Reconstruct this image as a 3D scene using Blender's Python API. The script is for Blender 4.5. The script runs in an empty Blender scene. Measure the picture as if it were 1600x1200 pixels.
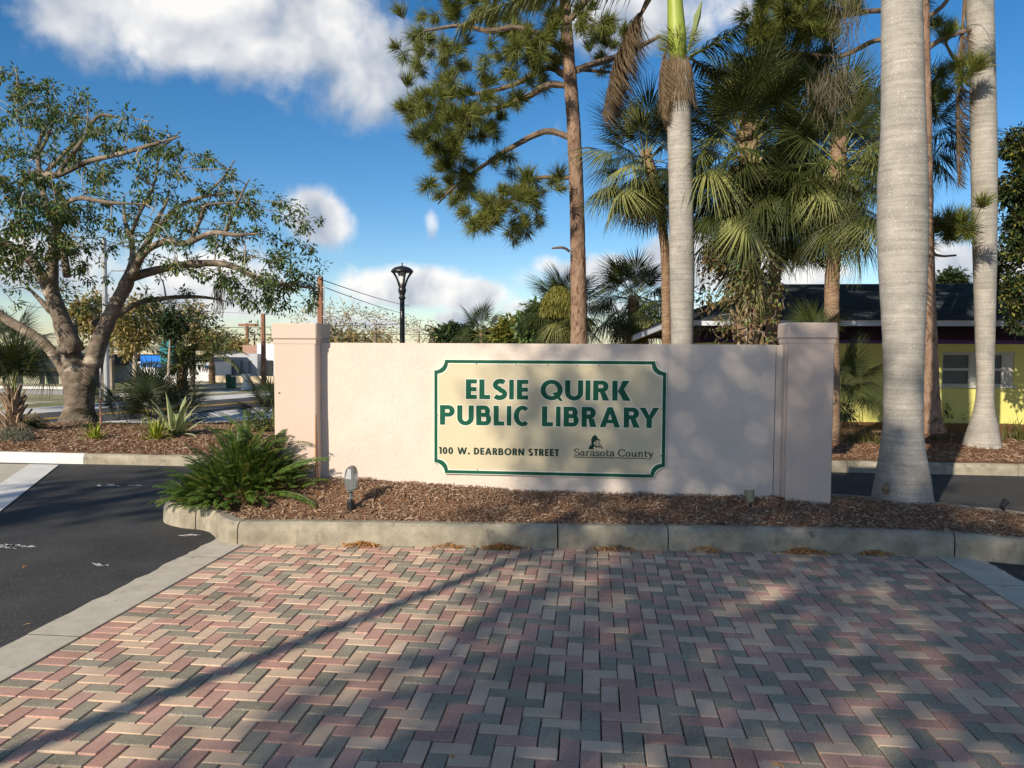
import bpy, math, random
import numpy as np
from mathutils import Vector, Matrix
from math import radians as R, sin, cos, pi, sqrt, atan2, hypot

SC = bpy.context.scene
C = bpy.data.collections.new("library_entrance"); SC.collection.children.link(C)

# ------------------------------------------------------------------ camera
FPX = 1202.0
CAM = Vector((0, 0, 1.85))
YAW, PITCH, ROLL = R(6.03), R(2.84), R(0.28)
fw = Vector((-sin(YAW) * cos(PITCH), cos(YAW) * cos(PITCH), -sin(PITCH)))
rt = Vector((cos(YAW), sin(YAW), 0)); up = rt.cross(fw)
rt2 = rt * cos(ROLL) + up * sin(ROLL); up2 = up * cos(ROLL) - rt * sin(ROLL)
cd = bpy.data.cameras.new("camera"); cam = bpy.data.objects.new("camera", cd); C.objects.link(cam)
cd.sensor_width = 36; cd.lens = 36 * FPX / 1600; cd.clip_end = 2000; cd.clip_start = 0.05
cam.matrix_world = Matrix(((rt2.x, up2.x, -fw.x, CAM.x), (rt2.y, up2.y, -fw.y, CAM.y), (rt2.z, up2.z, -fw.z, CAM.z), (0, 0, 0, 1)))
SC.camera = cam

# ------------------------------------------------------------------ sky, sun, exposure
SUN_EL, SUN_AZ = R(27.0), R(28.0)            # light travels towards +X +Y
LIGHT = Vector((sin(SUN_AZ) * cos(SUN_EL), cos(SUN_AZ) * cos(SUN_EL), -sin(SUN_EL)))
sd = bpy.data.lights.new("sun", 'SUN'); sun = bpy.data.objects.new("sun", sd); C.objects.link(sun)
sd.energy = 5.0; sd.angle = R(0.53); sd.color = (1.0, 0.89, 0.735)
sun.rotation_euler = LIGHT.to_track_quat('-Z', 'Y').to_euler(); sun.location = (-20, -40, 30)
W = bpy.data.worlds.new("World"); SC.world = W; W.use_nodes = True
wt = W.node_tree; wt.nodes.clear()
def wn(t, **k):
    n = wt.nodes.new(t)
    for a, b in k.items(): setattr(n, a, b)
    return n
def wl(a, b): wt.links.new(a, b)
def wmath(op, a, b=None, clamp=False):
    n = wn('ShaderNodeMath', operation=op, use_clamp=clamp)
    for i, s in enumerate((a, b)):
        if s is None: continue
        if isinstance(s, (int, float)): n.inputs[i].default_value = s
        else: wl(s, n.inputs[i])
    return n.outputs[0]
sky = wn('ShaderNodeTexSky', sky_type='NISHITA', sun_disc=False, sun_elevation=SUN_EL, sun_rotation=SUN_AZ + pi, altitude=0, air_density=0.85, dust_density=0.3, ozone_density=2.5)
hsv = wn('ShaderNodeHueSaturation'); hsv.inputs["Saturation"].default_value = 1.34; hsv.inputs['Value'].default_value = 1.0
wl(sky.outputs[0], hsv.inputs['Color'])
bg = wn('ShaderNodeBackground'); bg.inputs[1].default_value = 0.115
tint = wn('ShaderNodeMix', data_type='RGBA', blend_type='MULTIPLY'); tint.inputs['Factor'].default_value = 1; tint.inputs['B'].default_value = (1.03, .955, .93, 1)
wl(hsv.outputs[0], tint.inputs['A']); wl(tint.outputs['Result'], bg.inputs[0])
tc = wn('ShaderNodeTexCoord')
vdir = tc.outputs['Generated']
def ray_dir(px, py):
    return (fw * FPX + rt2 * (px - 800) - up2 * (py - 600)).normalized()
def noise_at(vec, scale, detail, rough, dist=0.0):
    n = wn('ShaderNodeTexNoise'); n.inputs['Scale'].default_value = scale; n.inputs['Detail'].default_value = detail
    n.inputs['Roughness'].default_value = rough; n.inputs['Distortion'].default_value = dist
    wl(vec, n.inputs['Vector']); return n.outputs['Fac']
def cloud_density(vec):
    # cumulus banks: soft elliptical patches broken up by fractal noise
    acc = None; num = None; den = None
    rng = random.Random(4)
    banks = [  # px, py, half-width, half-height (px), weight
        (270, 5, 150, 80, 1.2), (430, 25, 170, 85, 1.25), (585, 95, 95, 95, 1.0), (490, 60, 120, 80, .8),
        (498, 340, 46, 44, 1.4), (640, 450, 90, 32, 1.4), (735, 462, 62, 26, 1.2), (675, 350, 16, 32, .9), (715, 500, 45, 18, .9),
        (950, 425, 130, 34, 1.2), (1080, 410, 100, 45, 1.3), (860, 415, 42, 25, .9), (1010, 20, 130, 60, 1.0),
        (330, 430, 120, 50, 1.1), (260, 470, 140, 40, 1.0), (60, 420, 120, 45, .9), (1250, 430, 90, 25, 1.0), (1500, 420, 90, 45, 1.0),
        (1600, 410, 80, 30, 1.0), (900, 480, 240, 16, .8), (560, 505, 120, 18, .8)]
    spec = [(ray_dir(a, b), c / FPX, d / FPX, w) for a, b, c, d, w in banks]
    for k in range(20):                                    # the same kind of cloud all round the sky
        az, el = rng.uniform(0, 2 * pi), rng.uniform(.06, 1.2)
        d = Vector((sin(az) * cos(el), cos(az) * cos(el), sin(el)))
        a = abs((az + YAW + pi) % (2 * pi) - pi)
        if a < R(48) and el < .6: continue
        s = rng.uniform(.05, .16); spec.append((d, s * 1.6, s * .6, 1.2))
    for d, hw, hh, w in spec:
        side = Vector((d.y, -d.x, 0)).normalized(); upv = side.cross(d)
        sub = wn('ShaderNodeVectorMath', operation='SUBTRACT'); wl(vec, sub.inputs[0]); sub.inputs[1].default_value = d
        d1 = wn('ShaderNodeVectorMath', operation='DOT_PRODUCT'); wl(sub.outputs[0], d1.inputs[0]); d1.inputs[1].default_value = side / hw
        d2 = wn('ShaderNodeVectorMath', operation='DOT_PRODUCT'); wl(sub.outputs[0], d2.inputs[0]); d2.inputs[1].default_value = upv / hh
        d3 = wn('ShaderNodeVectorMath', operation='DOT_PRODUCT'); wl(sub.outputs[0], d3.inputs[0]); d3.inputs[1].default_value = d
        r2 = wmath('ADD', wmath('MULTIPLY', d1.outputs['Value'], d1.outputs['Value']), wmath('MULTIPLY', d2.outputs['Value'], d2.outputs['Value']))
        r2 = wmath('ADD', r2, wmath('MULTIPLY', wmath('MULTIPLY', d3.outputs['Value'], d3.outputs['Value']), 4.0))
        g = wmath('MULTIPLY', wmath('POWER', 2.718, wmath('MULTIPLY', r2, -0.9)), w)
        acc = g if acc is None else wmath('MAXIMUM', acc, g)
        gd = wmath('MULTIPLY', g, d2.outputs['Value']); num = gd if num is None else wmath('ADD', num, gd); den = g if den is None else wmath('ADD', den, g)
    return acc, wmath('DIVIDE', num, wmath('ADD', den, .02))
base, height_in_cloud = cloud_density(vdir)
# keep the noise from stretching: plain 3D fractal noise on the direction sphere
n1 = noise_at(vdir, 7.5, 10, .60, .15)
n2 = noise_at(vdir, 26.0, 6, .6)
shape = wmath('ADD', base, wmath('MULTIPLY', wmath('SUBTRACT', n1, .5), 1.7))
shape = wmath('ADD', shape, wmath('MULTIPLY', wmath('SUBTRACT', n2, .5), .5))
mr = wn('ShaderNodeMapRange', interpolation_type='SMOOTHSTEP'); wl(shape, mr.inputs[0])
mr.inputs[1].default_value = .28; mr.inputs[2].default_value = .86; mr.inputs[3].default_value = 0; mr.inputs[4].default_value = .95
# the side of each billow facing the sun (up and to the left as seen here) is whiter
off = wn('ShaderNodeVectorMath', operation='ADD'); wl(vdir, off.inputs[0]); off.inputs[1].default_value = (-.028, -.01, .03)
n1b = noise_at(off.outputs[0], 7.0, 4, .5, .15)
n1c = noise_at(vdir, 7.0, 4, .5, .15)
lit = wmath('ADD', wmath('MULTIPLY', wmath('SUBTRACT', n1c, n1b), 4.5), .52)
core = wn('ShaderNodeMapRange'); wl(shape, core.inputs[0]); core.inputs[1].default_value = .6; core.inputs[2].default_value = 1.9; core.inputs[3].default_value = .15; core.inputs[4].default_value = -.08
lit = wmath('ADD', wmath('ADD', lit, wmath('MULTIPLY', height_in_cloud, .42)), core.outputs[0], clamp=True)
cr = wn('ShaderNodeMix', data_type='RGBA'); cr.inputs['A'].default_value = (.36, .42, .52, 1); cr.inputs['B'].default_value = (.95, .93, .90, 1)
wl(lit, cr.inputs['Factor'])
bgc = wn('ShaderNodeBackground'); bgc.inputs[1].default_value = .92; wl(cr.outputs['Result'], bgc.inputs[0])
mx = wn('ShaderNodeMixShader'); wl(mr.outputs[0], mx.inputs[0]); wl(bg.outputs[0], mx.inputs[1]); wl(bgc.outputs[0], mx.inputs[2])
wo = wn('ShaderNodeOutputWorld'); wl(mx.outputs[0], wo.inputs[0])
W.cycles.sampling_method = 'MANUAL'; W.cycles.sample_map_resolution = 256
vs = SC.view_settings; vs.view_transform = 'Standard'; vs.look = 'None'; vs.gamma = 1; vs.use_curve_mapping = False
vs.exposure = 0.25
SC.cycles.max_bounces = 6; SC.cycles.diffuse_bounces = 3; SC.cycles.transparent_max_bounces = 8
SC.cycles.use_denoising = True

# ------------------------------------------------------------------ pixel <-> world
def at(px, py, Y):
    """The point at depth Y seen at photograph pixel (px, py)."""
    d = ray_dir(px, py); return CAM + d * ((Y - CAM.y) / d.y)
def gnd(px, py, z=0.0):
    d = ray_dir(px, py); return CAM + d * ((z - CAM.z) / d.z)
def pxm(Y):
    return FPX / Y      # photograph pixels per metre at depth Y

# ------------------------------------------------------------------ materials
MATS = {}
def mat(name, c1, c2=None, scale=8.0, detail=4, rough=.8, bump=0.0, bscale=None, stretch=(1, 1, 1), island=0.0, transl=0.0, spec=.3,
        metal=0.0, c3=None, s3=40, t3=.62, w3=.06, contrast=(.3, .7), coord='Object', objrand=0.0, bdist=.02, coat=0.0, iso=False, dirt=0.0, dscale=1.6):
    m = bpy.data.materials.new(name); m.use_nodes = True; t = m.node_tree; N = t.nodes; L = t.links
    b = N['Principled BSDF']; out = N['Material Output']
    b.inputs['Roughness'].default_value = rough; b.inputs['Specular IOR Level'].default_value = spec; b.inputs['Metallic'].default_value = metal
    b.inputs['Coat Weight'].default_value = coat
    tcn = N.new('ShaderNodeTexCoord'); mp = N.new('ShaderNodeMapping'); mp.inputs['Scale'].default_value = stretch
    L.new(tcn.outputs[coord], mp.inputs[0]); vec = mp.outputs[0]
    col = None
    def rgba(c): return (c[0], c[1], c[2], 1)
    c2 = c2 or c1
    n = N.new('ShaderNodeTexNoise'); n.inputs['Scale'].default_value = scale; n.inputs['Detail'].default_value = detail; n.inputs['Roughness'].default_value = .62
    L.new(vec, n.inputs['Vector'])
    fac = n.outputs['Fac']
    mrn = N.new('ShaderNodeMapRange'); L.new(fac, mrn.inputs[0]); mrn.inputs[1].default_value = contrast[0]; mrn.inputs[2].default_value = contrast[1]
    f = mrn.outputs[0]
    if island or objrand:
        g = N.new('ShaderNodeNewGeometry'); oi = N.new('ShaderNodeObjectInfo')
        mm = N.new('ShaderNodeMath'); mm.operation = 'ADD'; L.new(g.outputs['Random Per Island'], mm.inputs[0]); L.new(oi.outputs['Random'], mm.inputs[1])
        fr = N.new('ShaderNodeMath'); fr.operation = 'FRACT'; L.new(mm.outputs[0], fr.inputs[0])
        mixf = N.new('ShaderNodeMix'); mixf.inputs['Factor'].default_value = max(island, objrand)
        L.new(f, mixf.inputs['A']); L.new(fr.outputs[0], mixf.inputs['B']); f = mixf.outputs['Result']
    mc = N.new('ShaderNodeMix'); mc.data_type = 'RGBA'; mc.inputs['A'].default_value = rgba(c1); mc.inputs['B'].default_value = rgba(c2)
    L.new(f, mc.inputs['Factor']); col = mc.outputs['Result']
    if c3 is not None:
        n3 = N.new('ShaderNodeTexNoise'); n3.inputs['Scale'].default_value = s3; n3.inputs['Detail'].default_value = 3; L.new(tcn.outputs[coord] if iso else vec, n3.inputs['Vector'])
        m3 = N.new('ShaderNodeMapRange'); L.new(n3.outputs['Fac'], m3.inputs[0]); m3.inputs[1].default_value = t3; m3.inputs[2].default_value = t3 + w3
        x3 = N.new('ShaderNodeMix'); x3.data_type = 'RGBA'; L.new(m3.outputs[0], x3.inputs['Factor']); L.new(col, x3.inputs['A']); x3.inputs['B'].default_value = rgba(c3)
        col = x3.outputs['Result']
    if dirt:      # grime that lies across the whole surface, patchy at arm's-length scale
        gp = N.new('ShaderNodeNewGeometry'); nd = N.new('ShaderNodeTexNoise'); nd.inputs['Scale'].default_value = dscale; nd.inputs['Detail'].default_value = 9; nd.inputs['Roughness'].default_value = .68; L.new(gp.outputs['Position'], nd.inputs['Vector'])
        md = N.new('ShaderNodeMapRange'); L.new(nd.outputs['Fac'], md.inputs[0]); md.inputs[1].default_value = .38; md.inputs[2].default_value = .70; md.inputs[3].default_value = 1.05; md.inputs[4].default_value = 1 - dirt
        vm = N.new('ShaderNodeVectorMath'); vm.operation = 'SCALE'; L.new(col, vm.inputs[0]); L.new(md.outputs[0], vm.inputs['Scale']); col = vm.outputs[0]
    L.new(col, b.inputs['Base Color'])
    if bump:
        nb = N.new('ShaderNodeTexNoise'); nb.inputs['Scale'].default_value = bscale or scale * 3; nb.inputs['Detail'].default_value = 5; L.new(vec, nb.inputs['Vector'])
        bp = N.new('ShaderNodeBump'); bp.inputs['Strength'].default_value = bump; bp.inputs['Distance'].default_value = bdist; L.new(nb.outputs['Fac'], bp.inputs['Height'])
        L.new(bp.outputs[0], b.inputs['Normal'])
    if transl:
        tr = N.new('ShaderNodeBsdfTranslucent'); L.new(col, tr.inputs[0])
        ms = N.new('ShaderNodeMixShader'); ms.inputs[0].default_value = transl
        L.new(b.outputs[0], ms.inputs[1]); L.new(tr.outputs[0], ms.inputs[2]); L.new(ms.outputs[0], out.inputs[0])
    MATS[name] = m
    return m

# ------------------------------------------------------------------ mesh building
class MB:
    def __init__(s): s.v = []; s.f = []; s.mi = []; s.n = 0
    def add(s, verts, faces, m=0):
        verts = np.asarray(verts, dtype=float).reshape(-1, 3); n = s.n
        s.v.append(verts); s.n += len(verts)
        if isinstance(faces, np.ndarray): faces = faces.tolist()
        s.f.extend([[i + n for i in f] for f in faces]); s.mi.extend([m] * len(faces))
        return s
    def box(s, lo, hi, m=0, bev=0.0, rot=None, piv=None):
        x0, y0, z0 = lo; x1, y1, z1 = hi
        if bev <= 0:
            v = [(x0, y0, z0), (x1, y0, z0), (x1, y1, z0), (x0, y1, z0), (x0, y0, z1), (x1, y0, z1), (x1, y1, z1), (x0, y1, z1)]
            f = [(0, 3, 2, 1), (4, 5, 6, 7), (0, 1, 5, 4), (1, 2, 6, 5), (2, 3, 7, 6), (3, 0, 4, 7)]
        else:
            import itertools
            v = []; idx = {}
            b = bev; c = [(x0, x1), (y0, y1), (z0, z1)]
            for sx, sy, sz in itertools.product((0, 1), repeat=3):
                for a in range(3):
                    p = [c[0][sx] , c[1][sy], c[2][sz]]
                    for k, sg in enumerate((sx, sy, sz)):
                        if k != a: p[k] += b if sg == 0 else -b
                    idx[(sx, sy, sz, a)] = len(v); v.append(tuple(p))
            I = lambda sx, sy, sz, a: idx[(sx, sy, sz, a)]
            f = []
            f += [(I(0,0,0,0), I(0,0,1,0), I(0,1,1,0), I(0,1,0,0)), (I(1,0,0,0), I(1,1,0,0), I(1,1,1,0), I(1,0,1,0))]
            f += [(I(0,0,0,1), I(1,0,0,1), I(1,0,1,1), I(0,0,1,1)), (I(0,1,0,1), I(0,1,1,1), I(1,1,1,1), I(1,1,0,1))]
            f += [(I(0,0,0,2), I(0,1,0,2), I(1,1,0,2), I(1,0,0,2)), (I(0,0,1,2), I(1,0,1,2), I(1,1,1,2), I(0,1,1,2))]
            for p, q in itertools.product((0, 1), repeat=2):
                e = (I(p,q,0,0), I(p,q,1,0), I(p,q,1,1), I(p,q,0,1)); f.append(e if p != q else e[::-1])
                e = (I(p,0,q,0), I(p,1,q,0), I(p,1,q,2), I(p,0,q,2)); f.append(e if p == q else e[::-1])
                e = (I(0,p,q,1), I(1,p,q,1), I(1,p,q,2), I(0,p,q,2)); f.append(e if p != q else e[::-1])
            for sx, sy, sz in itertools.product((0, 1), repeat=3):
                t = (I(sx,sy,sz,0), I(sx,sy,sz,1), I(sx,sy,sz,2)); f.append(t if (sx + sy + sz) % 2 else t[::-1])
        v = np.array(v)
        if rot is not None:
            pv = np.array(piv if piv is not None else [(x0 + x1) / 2, (y0 + y1) / 2, (z0 + z1) / 2]); v = (v - pv) @ np.array(rot).T + pv
        return s.add(v, f, m)
    def tube(s, pts, radii, sides=8, m=0, cap=True, jit=0.0, rng=None, phase=0.0):
        P = np.array([tuple(p) for p in pts], dtype=float); n = len(P)
        rr = np.array(radii if hasattr(radii, '__len__') else [radii] * n, dtype=float)
        T = np.gradient(P, axis=0); T /= (np.linalg.norm(T, axis=1)[:, None] + 1e-12)
        a = np.array([0, 0, 1.0]) if abs(T[0][2]) < .9 else np.array([1.0, 0, 0])
        u = np.cross(T[0], a); u /= np.linalg.norm(u)
        vs = []
        ang = np.arange(sides) * 2 * pi / sides + phase
        for i in range(n):
            u = u - T[i] * np.dot(u, T[i]); u /= (np.linalg.norm(u) + 1e-12); w = np.cross(T[i], u)
            r = rr[i] * (1 + (rng.uniform(-jit, jit, sides) if jit and rng is not None else 0))
            vs.append(P[i] + np.cos(ang)[:, None] * u * np.reshape(r, (-1, 1)) + np.sin(ang)[:, None] * w * np.reshape(r, (-1, 1)))
        V = np.concatenate(vs)
        f = []
        for i in range(n - 1):
            for k in range(sides):
                k2 = (k + 1) % sides; f.append((i * sides + k, i * sides + k2, (i + 1) * sides + k2, (i + 1) * sides + k))
        if cap:
            f.append(tuple(range(sides))[::-1]); f.append(tuple((n - 1) * sides + k for k in range(sides)))
        return s.add(V, f, m)
    def lathe(s, prof, c, sides=24, m=0, jit=None):
        """prof: (radius, z) pairs from bottom to top round the vertical axis at c = (x, y, z0)."""
        v = []
        for r, z in prof:
            for k in range(sides): v.append((c[0] + r * cos(2 * pi * k / sides), c[1] + r * sin(2 * pi * k / sides), c[2] + z))
        f = []
        for i in range(len(prof) - 1):
            for k in range(sides):
                k2 = (k + 1) % sides; f.append((i * sides + k, i * sides + k2, (i + 1) * sides + k2, (i + 1) * sides + k))
        f.append(tuple(range(sides))[::-1]); f.append(tuple((len(prof) - 1) * sides + k for k in range(sides)))
        return s.add(v, f, m)
    def prism(s, poly, y0, y1, m=0):
        """poly: (x, z) counter-clockwise seen from -Y; extruded from y0 (near) to y1."""
        n = len(poly); v = [(x, y0, z) for x, z in poly] + [(x, y1, z) for x, z in poly]
        f = [tuple(range(n)), tuple(range(2 * n - 1, n - 1, -1))] + [(i, i + n, (i + 1) % n + n, (i + 1) % n) for i in range(n)]
        return s.add(v, f, m)
    def leaves(s, pos, dr, nrm, Ln, Wd, m=0, fold=.25, wide=.45):
        """diamond leaves (two folded triangles each): base, two shoulders, tip"""
        pos = np.asarray(pos, float); dr = np.asarray(dr, float); nrm = np.asarray(nrm, float)
        dr = dr / (np.linalg.norm(dr, axis=1)[:, None] + 1e-9)
        sd_ = np.cross(dr, nrm); sd_ /= (np.linalg.norm(sd_, axis=1)[:, None] + 1e-9); up_ = np.cross(sd_, dr)
        Ln = np.reshape(Ln, (-1, 1)) * np.ones((len(pos), 1)); Wd = np.reshape(Wd, (-1, 1)) * np.ones((len(pos), 1))
        mid = pos + dr * Ln * wide + up_ * Wd * fold
        V = np.stack([pos, mid - sd_ * Wd * .5, pos + dr * Ln, mid + sd_ * Wd * .5], axis=1).reshape(-1, 3)
        i = np.arange(len(pos))[:, None] * 4
        F = np.concatenate([i + np.array([[0, 2, 1]]), i + np.array([[0, 3, 2]])])
        return s.add(V, F, m)
    def build(s, name, mats, parent=None, smooth=False, origin=None):
        V = np.concatenate(s.v) if s.v else np.zeros((0, 3))
        org = np.array(origin if origin is not None else ((0, 0, 0) if parent is None else (0, 0, 0)), float)
        po = np.zeros(3)
        q = parent
        while q is not None: po += np.array(q.location); q = q.parent
        V = V - po - org if parent is None else V - po
        me = bpy.data.meshes.new(name); me.from_pydata(V.tolist(), [], s.f)
        for mm in (mats if isinstance(mats, (list, tuple)) else [mats]): me.materials.append(mm)
        if len(set(s.mi)) > 1: me.polygons.foreach_set('material_index', s.mi)
        if smooth: me.polygons.foreach_set('use_smooth', [True] * len(s.f))
        me.update()
        o = bpy.data.objects.new(name, me); C.objects.link(o)
        if parent is not None: o.parent = parent
        else: o.location = org
        return o
def empty(name, loc, label=None, cat=None, group=None):
    o = bpy.data.objects.new(name, None); C.objects.link(o); o.location = loc; o.empty_display_size = .2
    return tag(o, label, cat, group)
def tag(o, label=None, cat=None, group=None, kind=None):
    if label: o['label'] = label
    if cat: o['category'] = cat
    if group: o['group'] = group
    if kind: o['kind'] = kind
    return o
def inst(name, mesh, parent, M4):
    """a part that shares its mesh; M4 is a world matrix, the parent an unrotated Empty"""
    o = bpy.data.objects.new(name, mesh); C.objects.link(o); o.parent = parent
    o.matrix_basis = Matrix.Translation(-Vector(parent.location)) @ M4 if parent is not None else M4
    return o
def spline(pts, n=6):
    """Catmull-Rom through the control points (any dimension)"""
    P = np.array([tuple(p) for p in pts], float)
    if len(P) < 3:
        t = np.linspace(0, 1, n + 1)[:, None]; return P[0] * (1 - t) + P[-1] * t
    Q = np.vstack([2 * P[0] - P[1], P, 2 * P[-1] - P[-2]]); out = []
    for i in range(1, len(Q) - 2):
        for k in range(n):
            t = k / n
            out.append(.5 * ((2 * Q[i]) + (-Q[i - 1] + Q[i + 1]) * t + (2 * Q[i - 1] - 5 * Q[i] + 4 * Q[i + 1] - Q[i + 2]) * t * t + (-Q[i - 1] + 3 * Q[i] - 3 * Q[i + 1] + Q[i + 2]) * t ** 3))
    out.append(P[-1]); return np.array(out)
def sheet(name, poly, z, m, kind='structure', parent=None):
    """flat ground sheet from a world (x, y) polygon"""
    b = MB(); b.add([(p[0], p[1], z) for p in poly], [tuple(range(len(poly)))]); o = b.build(name, m, parent); tag(o, kind=kind)
    if o.data.polygons[0].normal.z < 0: o.data.flip_normals()
    return o
def hgrid(name, xs, ys, zf, m, kind='structure', keep=None):
    xs = np.asarray(xs); ys = np.asarray(ys); X, Y = np.meshgrid(xs, ys); Z = zf(X, Y); nx = len(xs)
    b = MB(); f = []
    for j in range(len(ys) - 1):
        for i in range(nx - 1):
            if keep is None or keep((xs[i] + xs[i + 1]) / 2, (ys[j] + ys[j + 1]) / 2): f.append((j * nx + i, j * nx + i + 1, (j + 1) * nx + i + 1, (j + 1) * nx + i))
    b.add(np.stack([X, Y, Z], -1).reshape(-1, 3), f); o = b.build(name, m, smooth=True); tag(o, kind=kind); return o
def rotz(a):
    return ((cos(a), -sin(a), 0), (sin(a), cos(a), 0), (0, 0, 1))

# ================================================================== MATERIALS
M = {}
M['asphalt'] = mat('asphalt', (.038, .038, .037), (.072, .070, .067), 1.3, 12, .9, .8, 140, dirt=.3, dscale=.5, c3=(.15, .145, .135), s3=90, t3=.62, w3=.05, bdist=.008, spec=.25)
M['road'] = mat('road_asphalt', (.05, .05, .052), (.08, .08, .08), 3, 6, .9, .3, 90)
M['concrete'] = mat('concrete', (.42, .375, .29), (.56, .505, .405), 6, 8, .88, .4, 120, c3=(.24, .22, .18), s3=14, t3=.66, w3=.1, bdist=.006)
M['kerb'] = mat('kerb_concrete', (.25, .22, .155), (.42, .375, .285), 7, 8, .92, .6, 110, dirt=.3, dscale=2.2, c3=(.16, .15, .115), s3=9, t3=.60, w3=.16, bdist=.008)
M['white_kerb'] = mat('white_painted_concrete', (.62, .60, .54), (.76, .74, .69), 6, 6, .8, .3, 90)
M['white_mark'] = mat('white_road_paint', (.50, .49, .46), (.70, .69, .66), 12, 6, .8, .2, 60)
M['yellow_mark'] = mat('yellow_road_paint', (.55, .30, .03), (.68, .40, .06), 12, 4, .8)
M['pale_walk'] = mat('pale_concrete', (.56, .54, .50), (.68, .66, .62), 2, 5, .88, .2, 40)
M['ground'] = mat('dry_grass_and_sand', (.13, .14, .045), (.36, .32, .20), .25, 8, .95, .6, 8, c3=(.55, .50, .41), s3=.35, t3=.58, w3=.05, contrast=(.35, .65))
M['joint_sand'] = mat('joint_sand', (.03, .026, .022), (.06, .05, .042), 30, 4, .95, .4, 200)
M['mulch'] = mat('mulch', (.13, .052, .022), (.33, .185, .10), 38, 8, .95, 1.0, 60, c3=(.45, .36, .27), s3=70, t3=.60, w3=.05, bdist=.03)
M['needle_mulch'] = mat('pine_straw_mulch', (.12, .045, .02), (.27, .125, .055), 22, 8, .95, 1.0, 50, c3=(.34, .24, .14), s3=45, t3=.61, w3=.05, bdist=.03)
M['chips'] = mat('bark_chips', (.13, .052, .022), (.50, .37, .25), 20, 3, .92, 0, island=.95)
M['straw'] = mat('dead_leaf_litter', (.28, .11, .025), (.55, .30, .10), 20, 3, .85, 0, island=.95)
PAVE = dict(detail=3, rough=.9, bump=.5, bscale=260, bdist=.004, objrand=.55, spec=.3, dirt=.34)
M['paver_red'] = mat('paver_red', (.46, .255, .185), (.58, .35, .27), 60, c3=(.66, .52, .45), s3=95, t3=.60, **PAVE)
M['paver_tan'] = mat('paver_tan', (.60, .43, .285), (.71, .53, .38), 60, c3=(.40, .29, .20), s3=95, t3=.62, **PAVE)
M['paver_grey'] = mat('paver_grey', (.265, .225, .155), (.38, .33, .24), 60, c3=(.52, .485, .41), s3=95, t3=.58, **PAVE)
M['stucco'] = mat('pink_stucco', (.615, .525, .45), (.65, .56, .48), 2.2, 6, .92, .55, 24, dirt=.10, dscale=1.1, bdist=.012, spec=.15, c3=(.60, .505, .44), s3=3.2, t3=.60, w3=.2)
M['stucco_pillar'] = mat('pink_stucco_pillar', (.56, .445, .365), (.61, .48, .395), 2.0, 6, .92, .35, 60, bdist=.008, spec=.15)
M['rust'] = mat('rust_stain', (.42, .16, .03), (.55, .27, .08), 9, 5, .9, stretch=(1, 1, .25))
M['joint_dark'] = mat('dark_joint', (.16, .12, .10))
M['sign_cream'] = mat('sign_cream', (.56, .485, .32), (.60, .52, .35), 3, 4, .45, spec=.4)
M['sign_green'] = mat('sign_green', (.006, .075, .042), (.009, .095, .052), 8, 3, .5, spec=.15)
M['sign_dark'] = mat('sign_dark_green', (.008, .035, .026), rough=.5, spec=.15)
M['sign_white'] = mat('sign_white', (.78, .76, .66), rough=.5)
M['screw'] = mat('screw_metal', (.12, .09, .07), rough=.5, metal=.6)
M['black_metal'] = mat('black_painted_metal', (.012, .012, .013), (.02, .02, .02), 20, 3, .35, spec=.5)
M['lamp_glass'] = mat('frosted_lamp_glass', (.72, .72, .70), rough=.3)
M['fixture_grey'] = mat('fixture_grey', (.10, .105, .10), (.14, .145, .14), 20, 3, .4, spec=.5)
M['fixture_lens'] = mat('fixture_lens', (.42, .43, .42), rough=.15, spec=.6)
M['wire'] = mat('dark_wire', (.03, .03, .03))
M['pale_wire'] = mat('pale_wire', (.55, .56, .58))
M['trunk_palm'] = mat('royal_palm_bark', (.24, .218, .185), (.44, .41, .36), 2.0, 9, .9, .4, 6, dirt=.34, dscale=2.6, stretch=(.6, .6, 13), c3=(.56, .54, .48), s3=75, t3=.60, w3=.08, bdist=.012, iso=True, contrast=(.25, .75))
M['crownshaft'] = mat('green_crownshaft', (.16, .24, .03), (.32, .38, .07), 3, 4, .45, stretch=(1, 1, .3))
M['trunk_sabal'] = mat('sabal_bark', (.15, .09, .055), (.32, .215, .135), 6, 6, .95, .9, 12, stretch=(1, 1, 3), bdist=.03)
M['boots'] = mat('palm_boots', (.14, .085, .05), (.42, .31, .20), 9, 4, .92, .4, 40, island=.7)
M['pine_bark'] = mat('pine_bark', (.15, .09, .058), (.33, .225, .16), 7, 7, .95, 1.0, 16, stretch=(1, 1, .45), c3=(.11, .065, .045), s3=16, t3=.54, w3=.12, bdist=.03)
M['pine_twig'] = mat('pine_twigs', (.10, .07, .05), (.23, .175, .13), 12, 5, .95, .6, 30)
M['grey_bark'] = mat('smooth_grey_bark', (.08, .06, .042), (.25, .20, .15), 5, 9, .9, .9, 16, stretch=(.8, .8, 1.4), c3=(.42, .355, .275), s3=3.1, t3=.56, w3=.16, bdist=.02)  # pale patches over the dark bark paint in sunlit highlights
M['far_bark'] = mat('far_bark', (.20, .155, .11), (.46, .39, .31), 3, 5, .9)
LF = dict(rough=.5, transl=.22, spec=.35)
M['leaf_tree'] = mat('tree_leaves', (.04, .09, .022), (.14, .20, .055), 1.2, 3, island=.75, **LF)
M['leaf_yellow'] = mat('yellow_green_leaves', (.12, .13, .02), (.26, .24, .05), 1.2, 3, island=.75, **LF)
M['leaf_dark'] = mat('dark_leaves', (.018, .035, .012), (.05, .075, .024), 1.2, 3, island=.7, **LF)
M['leaf_ochre'] = mat('ochre_leaves', (.20, .16, .055), (.42, .32, .13), 1.2, 3, island=.75, **LF)
M['leaf_brown'] = mat('dry_vine_leaves', (.055, .04, .018), (.20, .14, .05), 2, 3, island=.8, **LF)
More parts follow.
